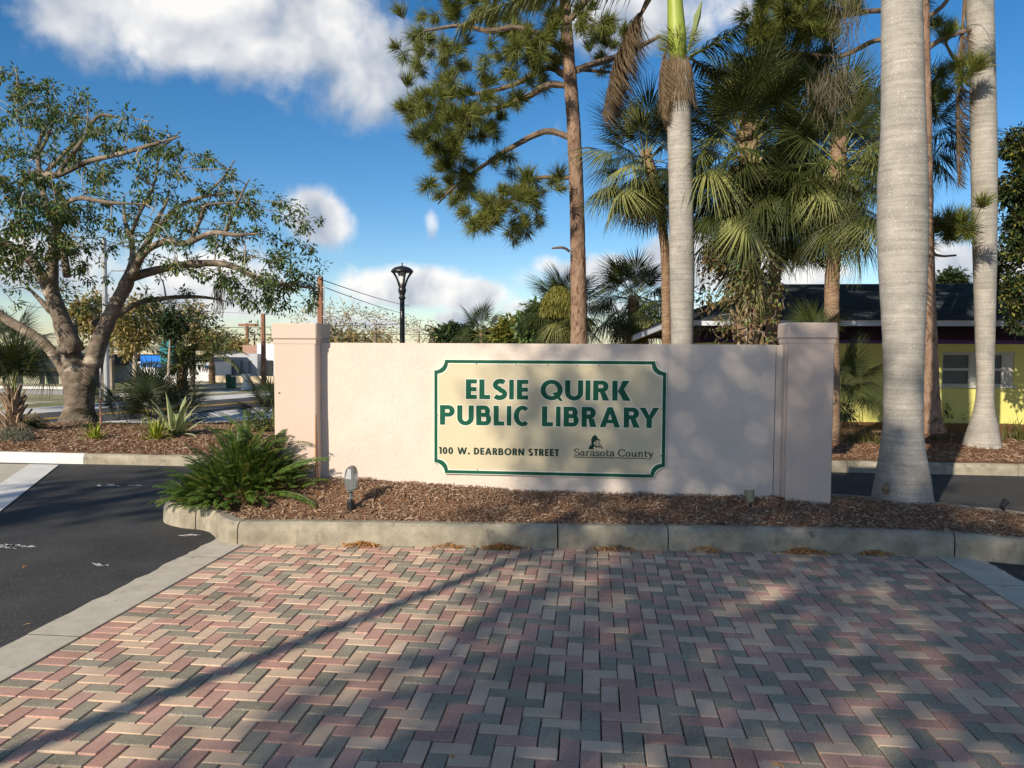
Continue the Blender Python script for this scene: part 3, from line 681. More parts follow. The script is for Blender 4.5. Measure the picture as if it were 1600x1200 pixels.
def glyph(ch, w, t=.265):
    b = t * .80                        # horizontal strokes a little thinner
    if ch == 'E': return rc(0, 0, t, 1) + rc(t, 0, w, b) + rc(t, .5 - b / 2, w * .97, .5 + b / 2) + rc(t, 1 - b, w, 1)
    if ch == 'F': return rc(0, 0, t, 1) + rc(t, .46 - b / 2, w * .95, .46 + b / 2) + rc(t, 1 - b, w, 1)
    if ch == 'L': return rc(0, 0, t, 1) + rc(t, 0, w, b)
    if ch == 'I': return rc(0, 0, w, 1)
    if ch == 'T': return rc(0, 1 - b, w, 1) + rc(w / 2 - t / 2, 0, w / 2 + t / 2, 1 - b)
    if ch in 'PR':
        r_ = .295; m = .41
        g = rc(0, 0, t, 1) + rc(t, 1 - b, w - r_ * 1.05, 1) + rc(t, m, w - r_ * 1.05, m + b) + ring(w - r_ * 1.05 - (.04 if ch == 'R' else 0), (1 + m) / 2, r_ * 1.05 + (.0 if ch == 'R' else 0), (1 - m) / 2, t, -90, 90, ty=b)
        if ch == 'R': g += [[(t * 1.25, .43), (w - t * 1.22, 0), (w, 0), (t * 2.3, .43)]]
        return g
    if ch == 'B':
        m = .53; r1, r2 = .245, .28
        return (rc(0, 0, t, 1) + rc(t, 1 - b, w - r1 - .06, 1) + rc(t, m - b / 2, w - r2, m + b / 2) + rc(t, 0, w - r2, b)
                + ring(w - r1 - .06, (1 + m - b / 2) / 2, r1, (1 - m + b / 2) / 2, t, -90, 90, ty=b) + ring(w - r2, (m + b / 2) / 2, r2, (m + b / 2) / 2, t, -90, 90, ty=b))
    if ch == 'D': return rc(0, 0, t, 1) + rc(t, 1 - b, w - .5, 1) + rc(t, 0, w - .5, b) + ring(w - .5, .5, .5, .5, t, -90, 90, ty=b)
    if ch in 'OQ0':
        g = ring(w / 2, .5, w / 2, .52, t, 0, 360, 28, ty=b)
        if ch == 'Q': g += [[(w * .53, .34), (w * .88, -.06), (w * 1.02, .06 - .10), (w * .72, .40)]]
        return g
    if ch == 'C': return ring(w * .56, .5, w * .56, .52, t, 48, 312, 24, ty=b)
    if ch == 'U': return rc(0, .36, t, 1) + rc(w - t, .36, w, 1) + ring(w / 2, .37, w / 2, .385, t, 180, 360, 16, ty=b)
    if ch == 'S':
        P = arcpts(w * .50, .715, w * .33, .20, 38, 270, 12) + arcpts(w * .50, .265, w * .36, .21, 90, -148, 12)[1:]
        P = arcpts(w * .52, .73, w * .34, .19, 35, 255, 12) + arcpts(w * .47, .27, w * .37, .19, 75, -145, 12)
        return strokes(P, t * .92)
    if ch == 'K': return rc(0, 0, t, 1) + [[(t, .40), (t + .27, .5), (w * .93, 1), (w * .93 - t * 1.35, 1)]] + [[(t * .98, .52), (w - t * 1.4, 0), (w, 0), (t * 2.0, .66)]]
    if ch == 'A':
        s_ = t * 1.08; c = w / 2
        return [[(0, 0), (s_, 0), (c + s_ * .36, 1), (c - s_ * .45, 1)]] + [[(w - s_, 0), (w, 0), (c + s_ * .45, 1), (c - s_ * .36, 1)]] + rc(w * .22, .20, w * .78, .20 + b * .85)
    if ch == 'Y':
        c = w / 2; s_ = t * 1.15
        return rc(c - t / 2, 0, c + t / 2, .44) + [[(c - t / 2, .43), (c + t * .35, .43), (s_, 1), (0, 1)]] + [[(c - t * .35, .43), (c + t / 2, .43), (w, 1), (w - s_, 1)]]
    if ch == 'W':
        s_ = t * .95
        def leg(x0, x1): return [[(x1 - s_ / 2, 0), (x1 + s_ / 2, 0), (x0 + s_ / 2, 1), (x0 - s_ / 2, 1)]]
        return leg(s_ / 2, w * .29) + leg(w * .5, w * .29) + leg(w * .5, w * .71) + leg(w - s_ / 2, w * .71)
    if ch == 'N': return rc(0, 0, t, 1) + rc(w - t, 0, w, 1) + [[(w - t * 1.05, 0), (w - t * .02, 0), (t * 1.05, 1), (t * .02, 1)]]
    if ch == '1': return rc(w - t, 0, w, 1) + [[(0, .80), (w - t, .84), (w - t, 1), (0, 1)]]
    if ch == '.': return rc(0, 0, t * 1.05, t * 1.05)
    return []
def grow_poly(p, o):
    """offset a convex polygon outwards by o"""
    p = [np.array(q, float) for q in p]; c = sum(p) / len(p); n = len(p); out = []
    ar = sum(p[i][0] * p[(i + 1) % n][1] - p[(i + 1) % n][0] * p[i][1] for i in range(n))
    if ar < 0: p = p[::-1]
    for i in range(n):
        e0 = p[i] - p[i - 1]; e1 = p[(i + 1) % n] - p[i]
        l0, l1 = np.linalg.norm(e0), np.linalg.norm(e1)
        if l0 < 1e-7 or l1 < 1e-7: out.append(tuple(p[i])); continue
        n0 = np.array((e0[1], -e0[0])) / l0; n1 = np.array((e1[1], -e1[0])) / l1; m_ = n0 + n1; k = 1 + float(np.dot(n0, n1))
        m_ = m_ / max(k, .55); out.append(tuple(p[i] + m_ * o))
    return out
KS = (YW - .03) / FPX                        # metres per photograph pixel on the board
SC0 = at(856.5, 653.4, YW - .03)             # centre of the board
YF = YW - .030
class Flat:
    """flat print on the board: convex pieces, each a hair in front of the last so that no two share a plane"""
    def __init__(s, y): s.mb = MB(); s.y = y; s.k = 0
    def put(s, pieces, u0, v0, sc, grow=0.0):
        for p in pieces:
            p = [(u0 + q[0] * sc, v0 + q[1] * sc) for q in p]
            if grow: p = grow_poly(p, grow)
            ar = sum(p[i][0] * p[(i + 1) % len(p)][1] - p[(i + 1) % len(p)][0] * p[i][1] for i in range(len(p)))
            if ar < 0: p = p[::-1]
            y = s.y - .000012 * s.k; s.k += 1
            s.mb.add([(SC0.x + u, y, SC0.z + v) for u, v in p], [tuple(range(len(p)))])
def U_(px): return (px - 856.5) * KS
def V_(py): return (653.4 - py) * KS
sign = empty('library_sign', (SC0.x, YF, SC0.z), 'cream sign board with green lettering for the public library, fixed to the pink wall', 'sign')
bw, bh, nr_ = 363.5 * KS / 2, 181.5 * KS / 2, 17 * KS
def notched(ins, n=10):
    w, h, r_ = bw - ins, bh - ins, nr_ + ins * .0
    P = []
    for cx, cy, a0 in ((w, -h, 180), (w, h, 270), (-w, h, 0), (-w, -h, 90)):
        P += arcpts(cx, cy, r_, r_, a0, a0 - 90, n)
    return P
def on_board(P, y): return [(SC0.x + u, y, SC0.z + v) for u, v in P]
o0 = notched(-.004); mb = MB(); mb.prism([(SC0.x + u, SC0.z + v) for u, v in o0], YF, YW - .002); mb.build('board_back', M['sign_white'], sign)
mb = MB(); mb.add(on_board(notched(.012), YF - .0006), [tuple(range(len(o0)))]); mb.build('board', M['sign_cream'], sign)
def band(i0, i1, y, m, name):
    a, b_ = notched(i0), notched(i1); n = len(a); mb = MB(); mb.add(on_board(a, y) + on_board(b_, y), [(k, (k + 1) % n, n + (k + 1) % n, n + k) for k in range(n)]); return mb.build(name, m, sign)
band(.002, .036, YF - .0012, M['sign_green'], 'border')
band(.037, .045, YF - .0010, M['sign_white'], 'border_line')
def cpx(cx): return 660 + cx / 4.1026
def line(name, spec, base, cap, m, outline=0.0, t=.265):
    if outline:      # the big letters, each a piece of its own with its pale edging
        for ch, x0, x1 in spec:
            gl = glyph(ch, (x1 - x0) / cap, t); g_ = Flat(YF - .0034); g_.put(gl, U_(x0), V_(base), cap * KS); lo = g_.mb.build(name, m, sign)
            w_ = Flat(YF - .0014); w_.put(gl, U_(x0), V_(base), cap * KS, outline); w_.mb.build('letter_edging', M['sign_white'], lo)
        return
    g_ = Flat(YF - .0034)
    for ch, x0, x1 in spec: g_.put(glyph(ch, (x1 - x0) / cap, t), U_(x0), V_(base), cap * KS)
    return tag(g_.mb.build(name, m, sign), kind='stuff')
def crop(l): return [(c, cpx(a), cpx(b_)) for c, a, b_ in l]
line('letter', crop([('E', 270, 342), ('L', 358, 429), ('S', 445, 540), ('I', 553, 583), ('E', 603, 677), ('Q', 755, 898), ('U', 913, 1029), ('I', 1043, 1075), ('R', 1092, 1195), ('K', 1213, 1331)]), 624.6, 31.2, M['sign_green'], .0065)
line('letter', crop([('P', 99, 197), ('U', 213, 322), ('B', 338, 437), ('L', 452, 522), ('I', 538, 568), ('C', 583, 685), ('L', 766, 838), ('I', 856, 886), ('B', 905, 1003), ('R', 1020, 1116), ('A', 1136, 1266), ('R', 1287, 1389), ('Y', 1385, 1510)]), 666.2, 31.4, M['sign_green'], .0065)
adv = {'1': .34, '0': .62, ' ': .30, 'W': 1.25, '.': .22, 'D': .70, 'E': .50, 'A': .84, 'R': .62, 'B': .64, 'O': .92, 'N': .74, 'S': .58, 'T': .52}
txt = '100 W. DEARBORN STREET'; sp = .13; tot = sum(adv[c] + sp for c in txt) - sp
k = (cpx(877) - cpx(93)) / tot; x = cpx(93); spec = []
for c in txt:
    if c != ' ': spec.append((c, x, x + adv[c] * k))
    x += (adv[c] + sp) * k
line('address_lettering', spec, 712.9, 10.9, M['sign_dark'], 0, .25)
def serif(ch, t=.115):
    s_ = .05
    def tick(x, y, w=.26): return rc(x - w / 2, y, x + w / 2, y + .06)
    if ch == 'S': return .62, strokes(arcpts(.31, .74, .24, .21, 30, 262, 12) + arcpts(.31, .27, .26, .22, 82, -150, 12), t) + rc(.50, .74, .55, .98) + rc(.06, .02, .11, .28)
    if ch == 'C': return .74, strokes(arcpts(.42, .5, .36, .47, 40, 320, 18), t) + rc(.66, .70, .71, .99)
    if ch == 'a': return .56, strokes([(.08, .52)] + arcpts(.24, .48, .16, .15, 130, 0, 8) + [(.40, .08), (.46, .03), (.54, .03)], t) + strokes(arcpts(.23, .19, .17, .17, 70, 350, 12), t * .9)
    if ch == 'r': return .46, rc(.10, 0, .10 + t, .64) + tick(.16, 0) + rc(.02, .59, .10, .64) + strokes(arcpts(.34, .42, .16, .18, 165, 55, 6), t)
    if ch == 's': return .46, strokes(arcpts(.22, .47, .15, .13, 25, 250, 9) + arcpts(.22, .18, .17, .14, 70, -150, 9), t * .9) + rc(.36, .46, .40, .64) + rc(.03, .02, .07, .2)
    if ch == 'o': return .58, ring(.28, .32, .26, .34, t, 0, 360, 20)
    if ch == 't': return .40, strokes([(.16, .84), (.16, .18)] + arcpts(.27, .16, .11, .13, 180, 320, 6), t) + rc(.03, .58, .36, .65)
    if ch == 'u': return .66, strokes([(.14, .62), (.14, .22)] + arcpts(.28, .20, .14, .17, 180, 340, 8) + [(.46, .3)], t * .95) + rc(.44, 0, .44 + t, .64) + rc(.02, .59, .10, .64) + rc(.34, .59, .44, .64) + rc(.55, 0, .63, .05)
    if ch == 'n': return .66, rc(.10, 0, .10 + t, .64) + tick(.15, 0) + rc(.02, .59, .10, .64) + strokes([(.19, .4)] + arcpts(.33, .44, .15, .18, 150, 0, 8) + [(.48, .02)], t * .95) + tick(.50, 0)
    if ch == 'y': return .60, strokes([(.10, .62), (.32, .04)], t) + strokes([(.50, .62), (.24, -.20), (.12, -.30), (.04, -.28)], t * .8) + tick(.10, .59, .22) + tick(.49, .59, .2)
    return .30, []
word = 'Sarasota County'; ws = [serif(c)[0] for c in word]; capm = 11.0
k = (cpx(1480) - cpx(973)) / sum(ws); f_ = Flat(YF - .0016); x = cpx(973)
for c, w in zip(word, ws):
    g = [[(q[0] * k / capm, q[1]) for q in p] for p in serif(c)[1]]; f_.put(g, U_(x), V_(711.4), capm * KS); x += w * k
f_.put(rc(0, 0, 1, .0098), U_(cpx(968)), V_(714.4), (cpx(1438) - cpx(968)) * KS)
tag(f_.mb.build('county_lettering', M['sign_dark'], sign), kind='stuff')
# the domed bell-tower emblem
f_ = Flat(YF - .0016); f2 = Flat(YF - .0026)
def E_(l): return [[((q[0] - 1070) / 90, (618 - q[1]) / 90) for q in p] for p in l]
dome = [(1086, 556)] + [(1106 + 20 * cos(R(a)), 556 - 26 * sin(R(a))) for a in range(180, -1, -15)]
em = [[(1104, 520), (1109, 520), (1108, 534), (1105, 534)], dome[1:][::-1], [(1080, 556), (1140, 556), (1142, 562), (1080, 562)], [(1084, 562), (1092, 562), (1092, 600), (1084, 600)], [(1098, 562), (1112, 562), (1112, 600), (1098, 600)],
      [(1117, 562), (1121, 562), (1121, 600), (1117, 600)], [(1128, 562), (1132, 562), (1132, 600), (1128, 600)], [(1136, 560), (1140, 560), (1140, 600), (1136, 600)], [(1116, 548), (1136, 556), (1136, 558), (1116, 553)],
      [(1072, 600), (1100, 600), (1096, 616), (1068, 616)], [(1066, 616), (1100, 616), (1100, 620), (1066, 620)], [(1110, 604), (1146, 600), (1150, 606), (1112, 610)], [(1146, 596), (1156, 606), (1156, 618), (1150, 618)], [(1076, 590), (1081, 590), (1081, 600), (1076, 600)], [(1143, 586), (1147, 586), (1147, 600), (1143, 600)]]
em += [[(1092, 562), (1098, 562), (1098, 600), (1092, 600)], [(1092, 540), (1122, 540), (1126, 556), (1088, 556)], [(1076, 600), (1146, 600), (1146, 604), (1076, 604)]]
f_.put(E_(em), U_(cpx(1070)), V_(550 + 618 / 4.105), 90 / 4.1026 * KS); f_.mb.build('tower_emblem', M['sign_dark'], sign)
f2.put(E_([[(1101, 572), (1108, 572), (1108, 590), (1101, 590)]]), U_(cpx(1070)), V_(550 + 618 / 4.105), 90 / 4.1026 * KS); f2.mb.build('emblem_window', M['sign_cream'], sign)
for cx, cy in ((138, 80), (340, 78), (598, 82), (622, 85), (803, 80), (991, 84), (1128, 81), (1468, 84), (1468, 102), (1490, 116), (84, 142), (82, 416), (80, 695), (143, 757), (348, 768), (1236, 776), (1446, 770), (1462, 771), (1468, 782), (1526, 652), (1524, 356)):
    x, z = SC0.x + U_(cpx(cx)), SC0.z + V_(550 + cy / 4.105)
    mb = MB(); mb.tube([(x, YF - .0045, z), (x, YF + .004, z)], .0065, 8); mb.build('screw', M['screw'], sign)

# ================================================================== GROUND LIGHTS
g = gnd(548, 787, .30); gz = float(zmulch(g.x, g.y)[0])
fl = empty('floodlight', (g.x, g.y, gz), 'grey hooded ground floodlight on a black base beside the green bush', 'floodlight')
k = g.y / FPX
mb = MB(); mb.lathe([(.030, -.02), (.036, .0), (.036, .085), (.028, .10), (.020, .105)], (g.x, g.y, gz), 16); mb.build('base', M['black_metal'], fl, smooth=False)
mb = MB(); mb.tube([(g.x, g.y, gz + .09), (g.x + .002, g.y, gz + .17), (g.x + .012, g.y + .01, gz + .22)], [.019, .017, .022], 10); mb.box((g.x - .02, g.y - .014, gz + .12), (g.x + .028, g.y + .014, gz + .135), bev=.003); mb.build('stem', M['fixture_grey'], fl)
hx, hz = g.x - .01, gz + .18
prof = [(x * .78, z) for x, z in [(-.01, .0), (.075, .02), (.085, .05), (.085, .19), (.075, .225), (.045, .25), (.005, .25), (-.03, .225), (-.046, .17), (-.05, .11), (-.035, .04)]]
mb = MB()
for i, (y0, y1, s_) in enumerate(((-.055, -.045, .86), (-.045, .045, 1.0), (.045, .055, .86))):
    pp = [(hx + .02 + (x - .02) * s_, hz + .12 + (z - .12) * s_) for x, z in prof]; mb.prism(pp, g.y + y0, g.y + y1)
hd = mb.build('head', M['fixture_grey'], fl)
mb = MB(); mb.box((hx + .042, g.y - .050, hz + .03), (hx + .072, g.y + .052, hz + .185), bev=.01); mb.build('lens', M['fixture_lens'], hd)
mb = MB(); mb.prism([(hx - .026, hz + .135), (hx + .036, hz + .13), (hx + .032, hz + .232), (hx + .0, hz + .232)], g.y - .058, g.y - .0555); mb.build('side_plate', M['silver_pole'], hd)
mb = MB(); mb.tube([(g.x + .02, g.y + .02, gz + .02), (g.x + .12, g.y + .05, gz + .035), (g.x + .25, g.y + .12, gz + .02), (g.x + .45, g.y + .25, gz + .01)], .006, 6); mb.build('cable', M['black_metal'], fl)
g = gnd(1172, 789, .29); gz = float(zmulch(g.x, g.y)[0])
f2 = empty('floodlight', (g.x, g.y, gz), 'small olive bullet floodlight low in the mulch before the right pillar', 'floodlight')
mb = MB(); mb.tube([(g.x, g.y, gz - .03), (g.x, g.y, gz + .045)], .009, 8); mb.build('stem', M['black_metal'], f2)
mb = MB(); mb.tube([(g.x + .01, g.y - .02, gz + .05), (g.x, g.y + .005, gz + .075), (g.x - .005, g.y + .025, gz + .155)], [.030, .042, .047], 16); hd = mb.build('head', mat('olive_fixture', (.13, .125, .09), (.18, .17, .125), 12, 3, .5), f2)
mb = MB(); mb.tube([(g.x - .005, g.y + .0245, gz + .150), (g.x - .006, g.y + .030, gz + .170)], [.051, .051], 16); mb.build('rim', MATS['olive_fixture'], hd)
g = gnd(1569, 793, .24); gz = float(zmulch(g.x, g.y)[0])
f3 = empty('floodlight', (g.x, g.y, gz), 'tiny black spike light tilted at the far end of the mulch bed', 'floodlight')
mb = MB(); mb.tube([(g.x, g.y, gz - .03), (g.x, g.y, gz + .07)], .008, 8); mb.build('stem', M['black_metal'], f3)
mb = MB(); mb.tube([(g.x - .03, g.y - .01, gz + .06), (g.x + .03, g.y + .03, gz + .12)], [.025, .034], 12); mb.build('head', M['black_metal'], f3)

# ================================================================== STREET LAMP
YL = 20.0; k = YL / FPX; c = at(628.5, 480, YL); g0 = 0.1
def zl(py): return at(628.5, py, YL).z
lamp = empty('street_lamp', (c.x, YL, g0), 'black lamp post with a domed hood above the pink wall', 'street lamp')
mb = MB(); mb.lathe([(.19, 0), (.19, .12), (.13, .2), (.10, .5), (.075, .6), (.066, zl(500) - g0), (.062, zl(466) - g0)], (c.x, YL, g0), 20); mb.build('pole', M['black_metal'], lamp, smooth=True)
mb = MB(); mb.lathe([(.07, zl(468)), (.09, zl(466.5)), (.09, zl(464)), (.065, zl(463)), (.075, zl(460)), (.105, zl(455)), (.11, zl(452)), (.085, zl(450)), (.10, zl(448.5)), (.10, zl(446)), (.06, zl(445))], (c.x, YL, 0), 20); mb.build('collar', M['black_metal'], lamp, smooth=True)
mb = MB(); mb.lathe([(.055, zl(445)), (.075, zl(440)), (.085, zl(432)), (.085, zl(426.5))], (c.x, YL, 0), 16); mb.build('glass_shade', M['lamp_glass'], lamp, smooth=True)
for a in range(4):
    an = a * pi / 2 + .6; mb = MB()
    P = [(c.x + r_ * k * cos(an), YL + r_ * k * sin(an), zl(py)) for r_, py in ((5, 446), (6.5, 441), (9, 435), (12.5, 429), (16, 424.5))]
    mb.tube(P, [.03, .026, .026, .03, .036], 6); mb.build('arm', M['black_metal'], lamp)
mb = MB(); mb.lathe([(17.5 * k, zl(425.5)), (18 * k, zl(424)), (16 * k, zl(421)), (12 * k, zl(418.2)), (6 * k, zl(416.2)), (1.5 * k, zl(415.6)), (.8 * k, zl(413.5)), (.02, zl(410.5))], (c.x, YL, 0), 28); mb.build('hood', M['black_metal'], lamp, smooth=True)

# ================================================================== LIBRARY BUILDING
YBF, YE, YRG = 17.0, 15.6, 20.6
lib = empty('library_building', (8, YBF, .2), 'long low yellow building with a dark shingle roof behind the palms', 'building')
zt = at(1500, 537.5, YBF).z; xw0 = 2.3
wxa, wxb = at(1472, 575, YBF).x, at(1584, 575, YBF).x; wz0, wz1 = at(1520, 602, YBF).z, at(1520, 553, YBF).z
mb = MB(); mb.box((xw0, YBF, -.05), (wxa, YBF + .2, zt)); mb.box((wxb, YBF, -.05), (22, YBF + .2, zt)); mb.box((wxa, YBF, -.05), (wxb, YBF + .2, wz0)); mb.box((wxa, YBF, wz1), (wxb, YBF + .2, zt)); mb.box((xw0, YBF + .2, -.05), (xw0 + .2, 26, zt)); mb.build('wall', M['bwall_yellow'], lib)
zE = at(1400, 506, YE).z
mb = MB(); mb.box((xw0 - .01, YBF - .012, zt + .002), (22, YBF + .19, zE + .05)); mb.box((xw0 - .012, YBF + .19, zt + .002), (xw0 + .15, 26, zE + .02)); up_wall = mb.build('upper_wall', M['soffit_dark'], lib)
rg = random.Random(4); x = xw0 + .3
while x < 14:
    w = rg.uniform(.1, .3)
    mb = MB(); mb.box((x, YBF - .03, zt - .0), (x + w, YBF - .014, zt + rg.uniform(.07, .13)), bev=.004); mb.build('trim_board', M['purple_trim'], lib); x += w + .01
xc = at(1042, 503, YE).x; Lend = at(986, 528, 22.5)
mb = MB(); mb.box((xc, YE, zE - .04), (22, YE + .04, zE + .075)); mb.build('fascia', M['fascia'], lib)
mb = MB(); V = [(xc, YE, zE - .075), (xc, YE, zE + .075), (Lend.x, 22.5, Lend.z + .06), (Lend.x, 22.5, Lend.z - .10), (xc + .05, YE, zE - .075), (xc + .05, YE, zE + .075), (Lend.x + .05, 22.5, Lend.z + .06), (Lend.x + .05, 22.5, Lend.z - .10)]
mb.add(V, [(0, 1, 2, 3), (7, 6, 5, 4), (1, 5, 6, 2), (0, 3, 7, 4), (2, 6, 7, 3), (0, 4, 5, 1)]); mb.build('fascia', M['fascia'], lib)
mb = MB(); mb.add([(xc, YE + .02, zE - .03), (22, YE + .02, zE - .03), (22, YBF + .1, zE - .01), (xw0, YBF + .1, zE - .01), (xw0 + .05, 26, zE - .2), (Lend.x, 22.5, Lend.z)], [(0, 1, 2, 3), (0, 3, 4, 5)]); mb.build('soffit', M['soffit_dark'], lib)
zR = at(1400, 447.5, YRG).z; xR = at(1195, 448, YRG).x
ro = MB(); ro.add([(xc - .05, YE - .03, zE + .07), (22, YE - .03, zE + .07), (22, YRG, zR), (xR, YRG, zR), (Lend.x - .05, 22.6, Lend.z + .06), (22, YRG + 5, zE), (xR, YRG + 5.5, zE)], [(0, 1, 2, 3), (0, 3, 4), (3, 2, 5, 6), (4, 3, 6)])
roof = ro.build('roof', M['shingle'], lib)
# overlapping courses of shingle tabs, each a thin slab
mb = MB(); rg = random.Random(9); ncr = 38
nrm = Vector((0, -(zR - zE - .07), YRG - YE)).normalized()
for j in range(ncr):
    t0, t1 = j / ncr, (j + 1.25) / ncr
    y0, z0 = YE - .03 + (YRG - YE + .03) * t0, zE + .07 + (zR - zE - .07) * t0
    y1, z1 = YE - .03 + (YRG - YE + .03) * min(t1, 1), zE + .07 + (zR - zE - .07) * min(t1, 1)
    xa_ = xc - .04 + (xR - xc) * t0; x = xa_ - rg.uniform(0, .2)
    while x < 16:
        w = rg.uniform(.24, .34); h0 = .022 + rg.uniform(0, .008)
        V = [(max(x, xa_), y0, z0 + h0), (x + w, y0, z0 + h0), (x + w, y1, z1 + .006), (max(x, xa_), y1, z1 + .006), (max(x, xa_), y0, z0), (x + w, y0, z0)]
        if x + w > xa_ + .03: mb.add(V, [(0, 1, 2, 3), (4, 5, 1, 0)])
        x += w + .008
tag(mb.build('shingles', M['shingle'], roof), kind='stuff')
mb = MB(); mb.tube([(xR - .1, YRG, zR + .02), (22, YRG, zR + .02)], .05, 6); mb.build('ridge_cap', M['shingle'], roof)
win = MB()
win.box((wxa - .05, YBF - .035, wz0 - .06), (wxb + .05, YBF + .02, wz0), bev=.005); win.box((wxa - .03, YBF - .02, wz1), (wxb + .03, YBF + .02, wz1 + .04)); w_ = win.build('window', M['frame_grey'], lib)
cols = [wxa, wxa + (wxb - wxa) * .40, wxa + (wxb - wxa) * .47, wxa + (wxb - wxa) * .86, wxb]
zm = (wz0 + wz1) / 2
fr = MB()
for x0, x1 in ((cols[0], cols[1]), (cols[2], cols[3])):
    for z0, z1 in ((wz0, zm), (zm, wz1)):
        fr.box((x0, YBF + .03, z0), (x0 + .03, YBF + .07, z1)); fr.box((x1 - .03, YBF + .03, z0), (x1, YBF + .07, z1)); fr.box((x0 + .03, YBF + .03, z0), (x1 - .03, YBF + .07, z0 + .03)); fr.box((x0 + .03, YBF + .03, z1 - .025), (x1 - .03, YBF + .07, z1))
        mb = MB()
        zz = z0 + .04
        while zz < z1 - .03:
            mb.add([(x0 + .03, YBF + .062, zz), (x1 - .03, YBF + .062, zz), (x1 - .03, YBF + .085, zz + .03), (x0 + .03, YBF + .085, zz + .03)], [(0, 1, 2, 3)]); zz += .034
        tag(mb.build('blind', M['blind'], w_), kind='stuff')
fr.box((cols[1], YBF + .02, wz0), (cols[2], YBF + .08, wz1)); fr.box((cols[3], YBF + .02, wz0), (cols[4], YBF + .08, wz1)); fr.build('frame', M['frame_grey'], w_)
pm = bpy.data.materials.new('clear_pane'); pm.use_nodes = True; nt = pm.node_tree
gl = nt.nodes.new('ShaderNodeBsdfGlossy'); gl.inputs['Roughness'].default_value = .03; tr = nt.nodes.new('ShaderNodeBsdfTransparent'); tr.inputs[0].default_value = (.75, .78, .78, 1)
fz = nt.nodes.new('ShaderNodeFresnel'); fz.inputs[0].default_value = 1.5; ms = nt.nodes.new('ShaderNodeMixShader'); nt.links.new(fz.outputs[0], ms.inputs[0]); nt.links.new(tr.outputs[0], ms.inputs[1]); nt.links.new(gl.outputs[0], ms.inputs[2]); nt.links.new(ms.outputs[0], nt.nodes['Material Output'].inputs[0])
for x0, x1 in ((cols[0], cols[1]), (cols[2], cols[3])):
    for z0, z1 in ((wz0, zm), (zm, wz1)):
        mb = MB(); mb.add([(x0 + .03, YBF + .05, z0 + .03), (x1 - .03, YBF + .05, z0 + .03), (x1 - .03, YBF + .05, z1 - .025), (x0 + .03, YBF + .05, z1 - .025)], [(0, 1, 2, 3)]); mb.build('pane', pm, w_)
mb = MB(); mb.box((wxa, YBF + .12, wz0), (wxb, YBF + .14, wz1)); mb.build('dark_backing', M['soffit_dark'], w_)  # dark sheet stands in for the unlit room behind the blinds
g = gnd(1311, 690, .2); mb = MB(); mb.prism([(g.x - .14, .15), (g.x + .14, .15), (g.x - .1, .42)], g.y, g.y + .025)
tag(mb.build('board', M['pale_green_board']), 'pale green triangular board poking out beside the right pillar', 'board')

# ================================================================== ACROSS THE ROAD
def bld_box(o, name, px0, px1, py0, py1, Y, dep, m, zlo=None, bev=0):
    a, b_ = at(px0, py1, Y), at(px1, py0, Y); mb = MB(); mb.box((a.x, Y, a.z if zlo is None else zlo), (b_.x, Y + dep, b_.z), bev=bev); return mb.build(name, m, o)
YB1 = 38.0
wb = empty('shop_building', (at(220, 600, YB1).x, YB1, 0), 'small white building with a bright blue awning across the road', 'building')
bld_box(wb, 'wall', 158, 330, 566, 603, YB1, 2.2, M['white_wall'], -.1)
bld_box(wb, 'roof', 150, 332, 549, 553, YB1 - .3, 2.7, M['tan_wall'])
mb = MB(); a, b_, c1, d1 = at(219, 568, YB1 - .9), at(254, 568, YB1 - .9), at(254, 552.5, YB1 - .02), at(219, 552.5, YB1 - .02)
mb.add([a, b_, c1, d1, a - Vector((0, 0, .18)), b_ - Vector((0, 0, .18))], [(0, 1, 2, 3), (4, 5, 1, 0)]); mb.build('awning', M['awning_blue'], wb)
for p0, p1 in ((264, 274), (291, 303)):
    w_ = bld_box(wb, 'window', p0, p1, 574, 588, YB1 - .05, .04, M['glass_dark']); mb = MB(); x0, x1 = at(p0, 580, YB1).x, at(p1, 580, YB1).x; z0, z1 = at(p0, 588, YB1 - .1).z, at(p0, 574, YB1 - .1).z
    for q in (0, .5, 1): mb.box((x0 + (x1 - x0) * q - .03, YB1 - .12, z0), (x0 + (x1 - x0) * q + .03, YB1 - .055, z1))
    mb.box((x0 - .05, YB1 - .16, z0 - .08), (x1 + .05, YB1 - .055, z0)); mb.build('frame', M['white_wall'], w_)
bld_box(wb, 'meter_box', 305, 307.5, 581, 585, YB1 - .1, .09, M['black_metal']); bld_box(wb, 'small_awning', 320, 325, 571, 574, YB1 - .4, .38, M['awning_blue'])
YB2 = 41.0
gb = empty('warehouse_building', (at(380, 590, YB2).x, YB2, 0), 'long grey building with recessed wall panels beyond the palm', 'building')
bld_box(gb, 'wall', 333, 402, 553, 593, YB2, 12, M['grey_wall'], -.1)
bld_box(gb, 'wall_block', 402, 470, 537, 593, YB2 + .6, 12, M['white_wall'], -.1)
for p in (350, 364, 377, 390): bld_box(gb, 'wall_panel', p - 1.6, p + 1.6, 563, 591, YB2 - .06, .05, M['grey_panel'])
for p0, p1 in ((405, 409), (413, 425)): bld_box(gb, 'window', p0, p1, 563, 588, YB2 + .5, .08, M['glass_dark'])
bld_box(gb, 'slatted_screen', 379, 401, 539, 556, YB2 + 2.5, .2, M['brown_wall'])
tw = bld_box(None, 'low_wall', 333, 428, 588, 602, 37, .3, M['tan_wall'], -.1); tag(tw, 'low tan block wall along the verge in front of the grey building', 'wall')
mb = MB(); g = at(384.5, 610, 31); mb.lathe([(.22, 0), (.22, .08), (.12, .14), (.11, .5), (.17, .52), (.19, .60), (.19, .66)], (g.x, 31, -.05), 14); tag(mb.build('post', M['white_plastic']), 'white pedestal post on the verge in front of the low tan wall', 'post')
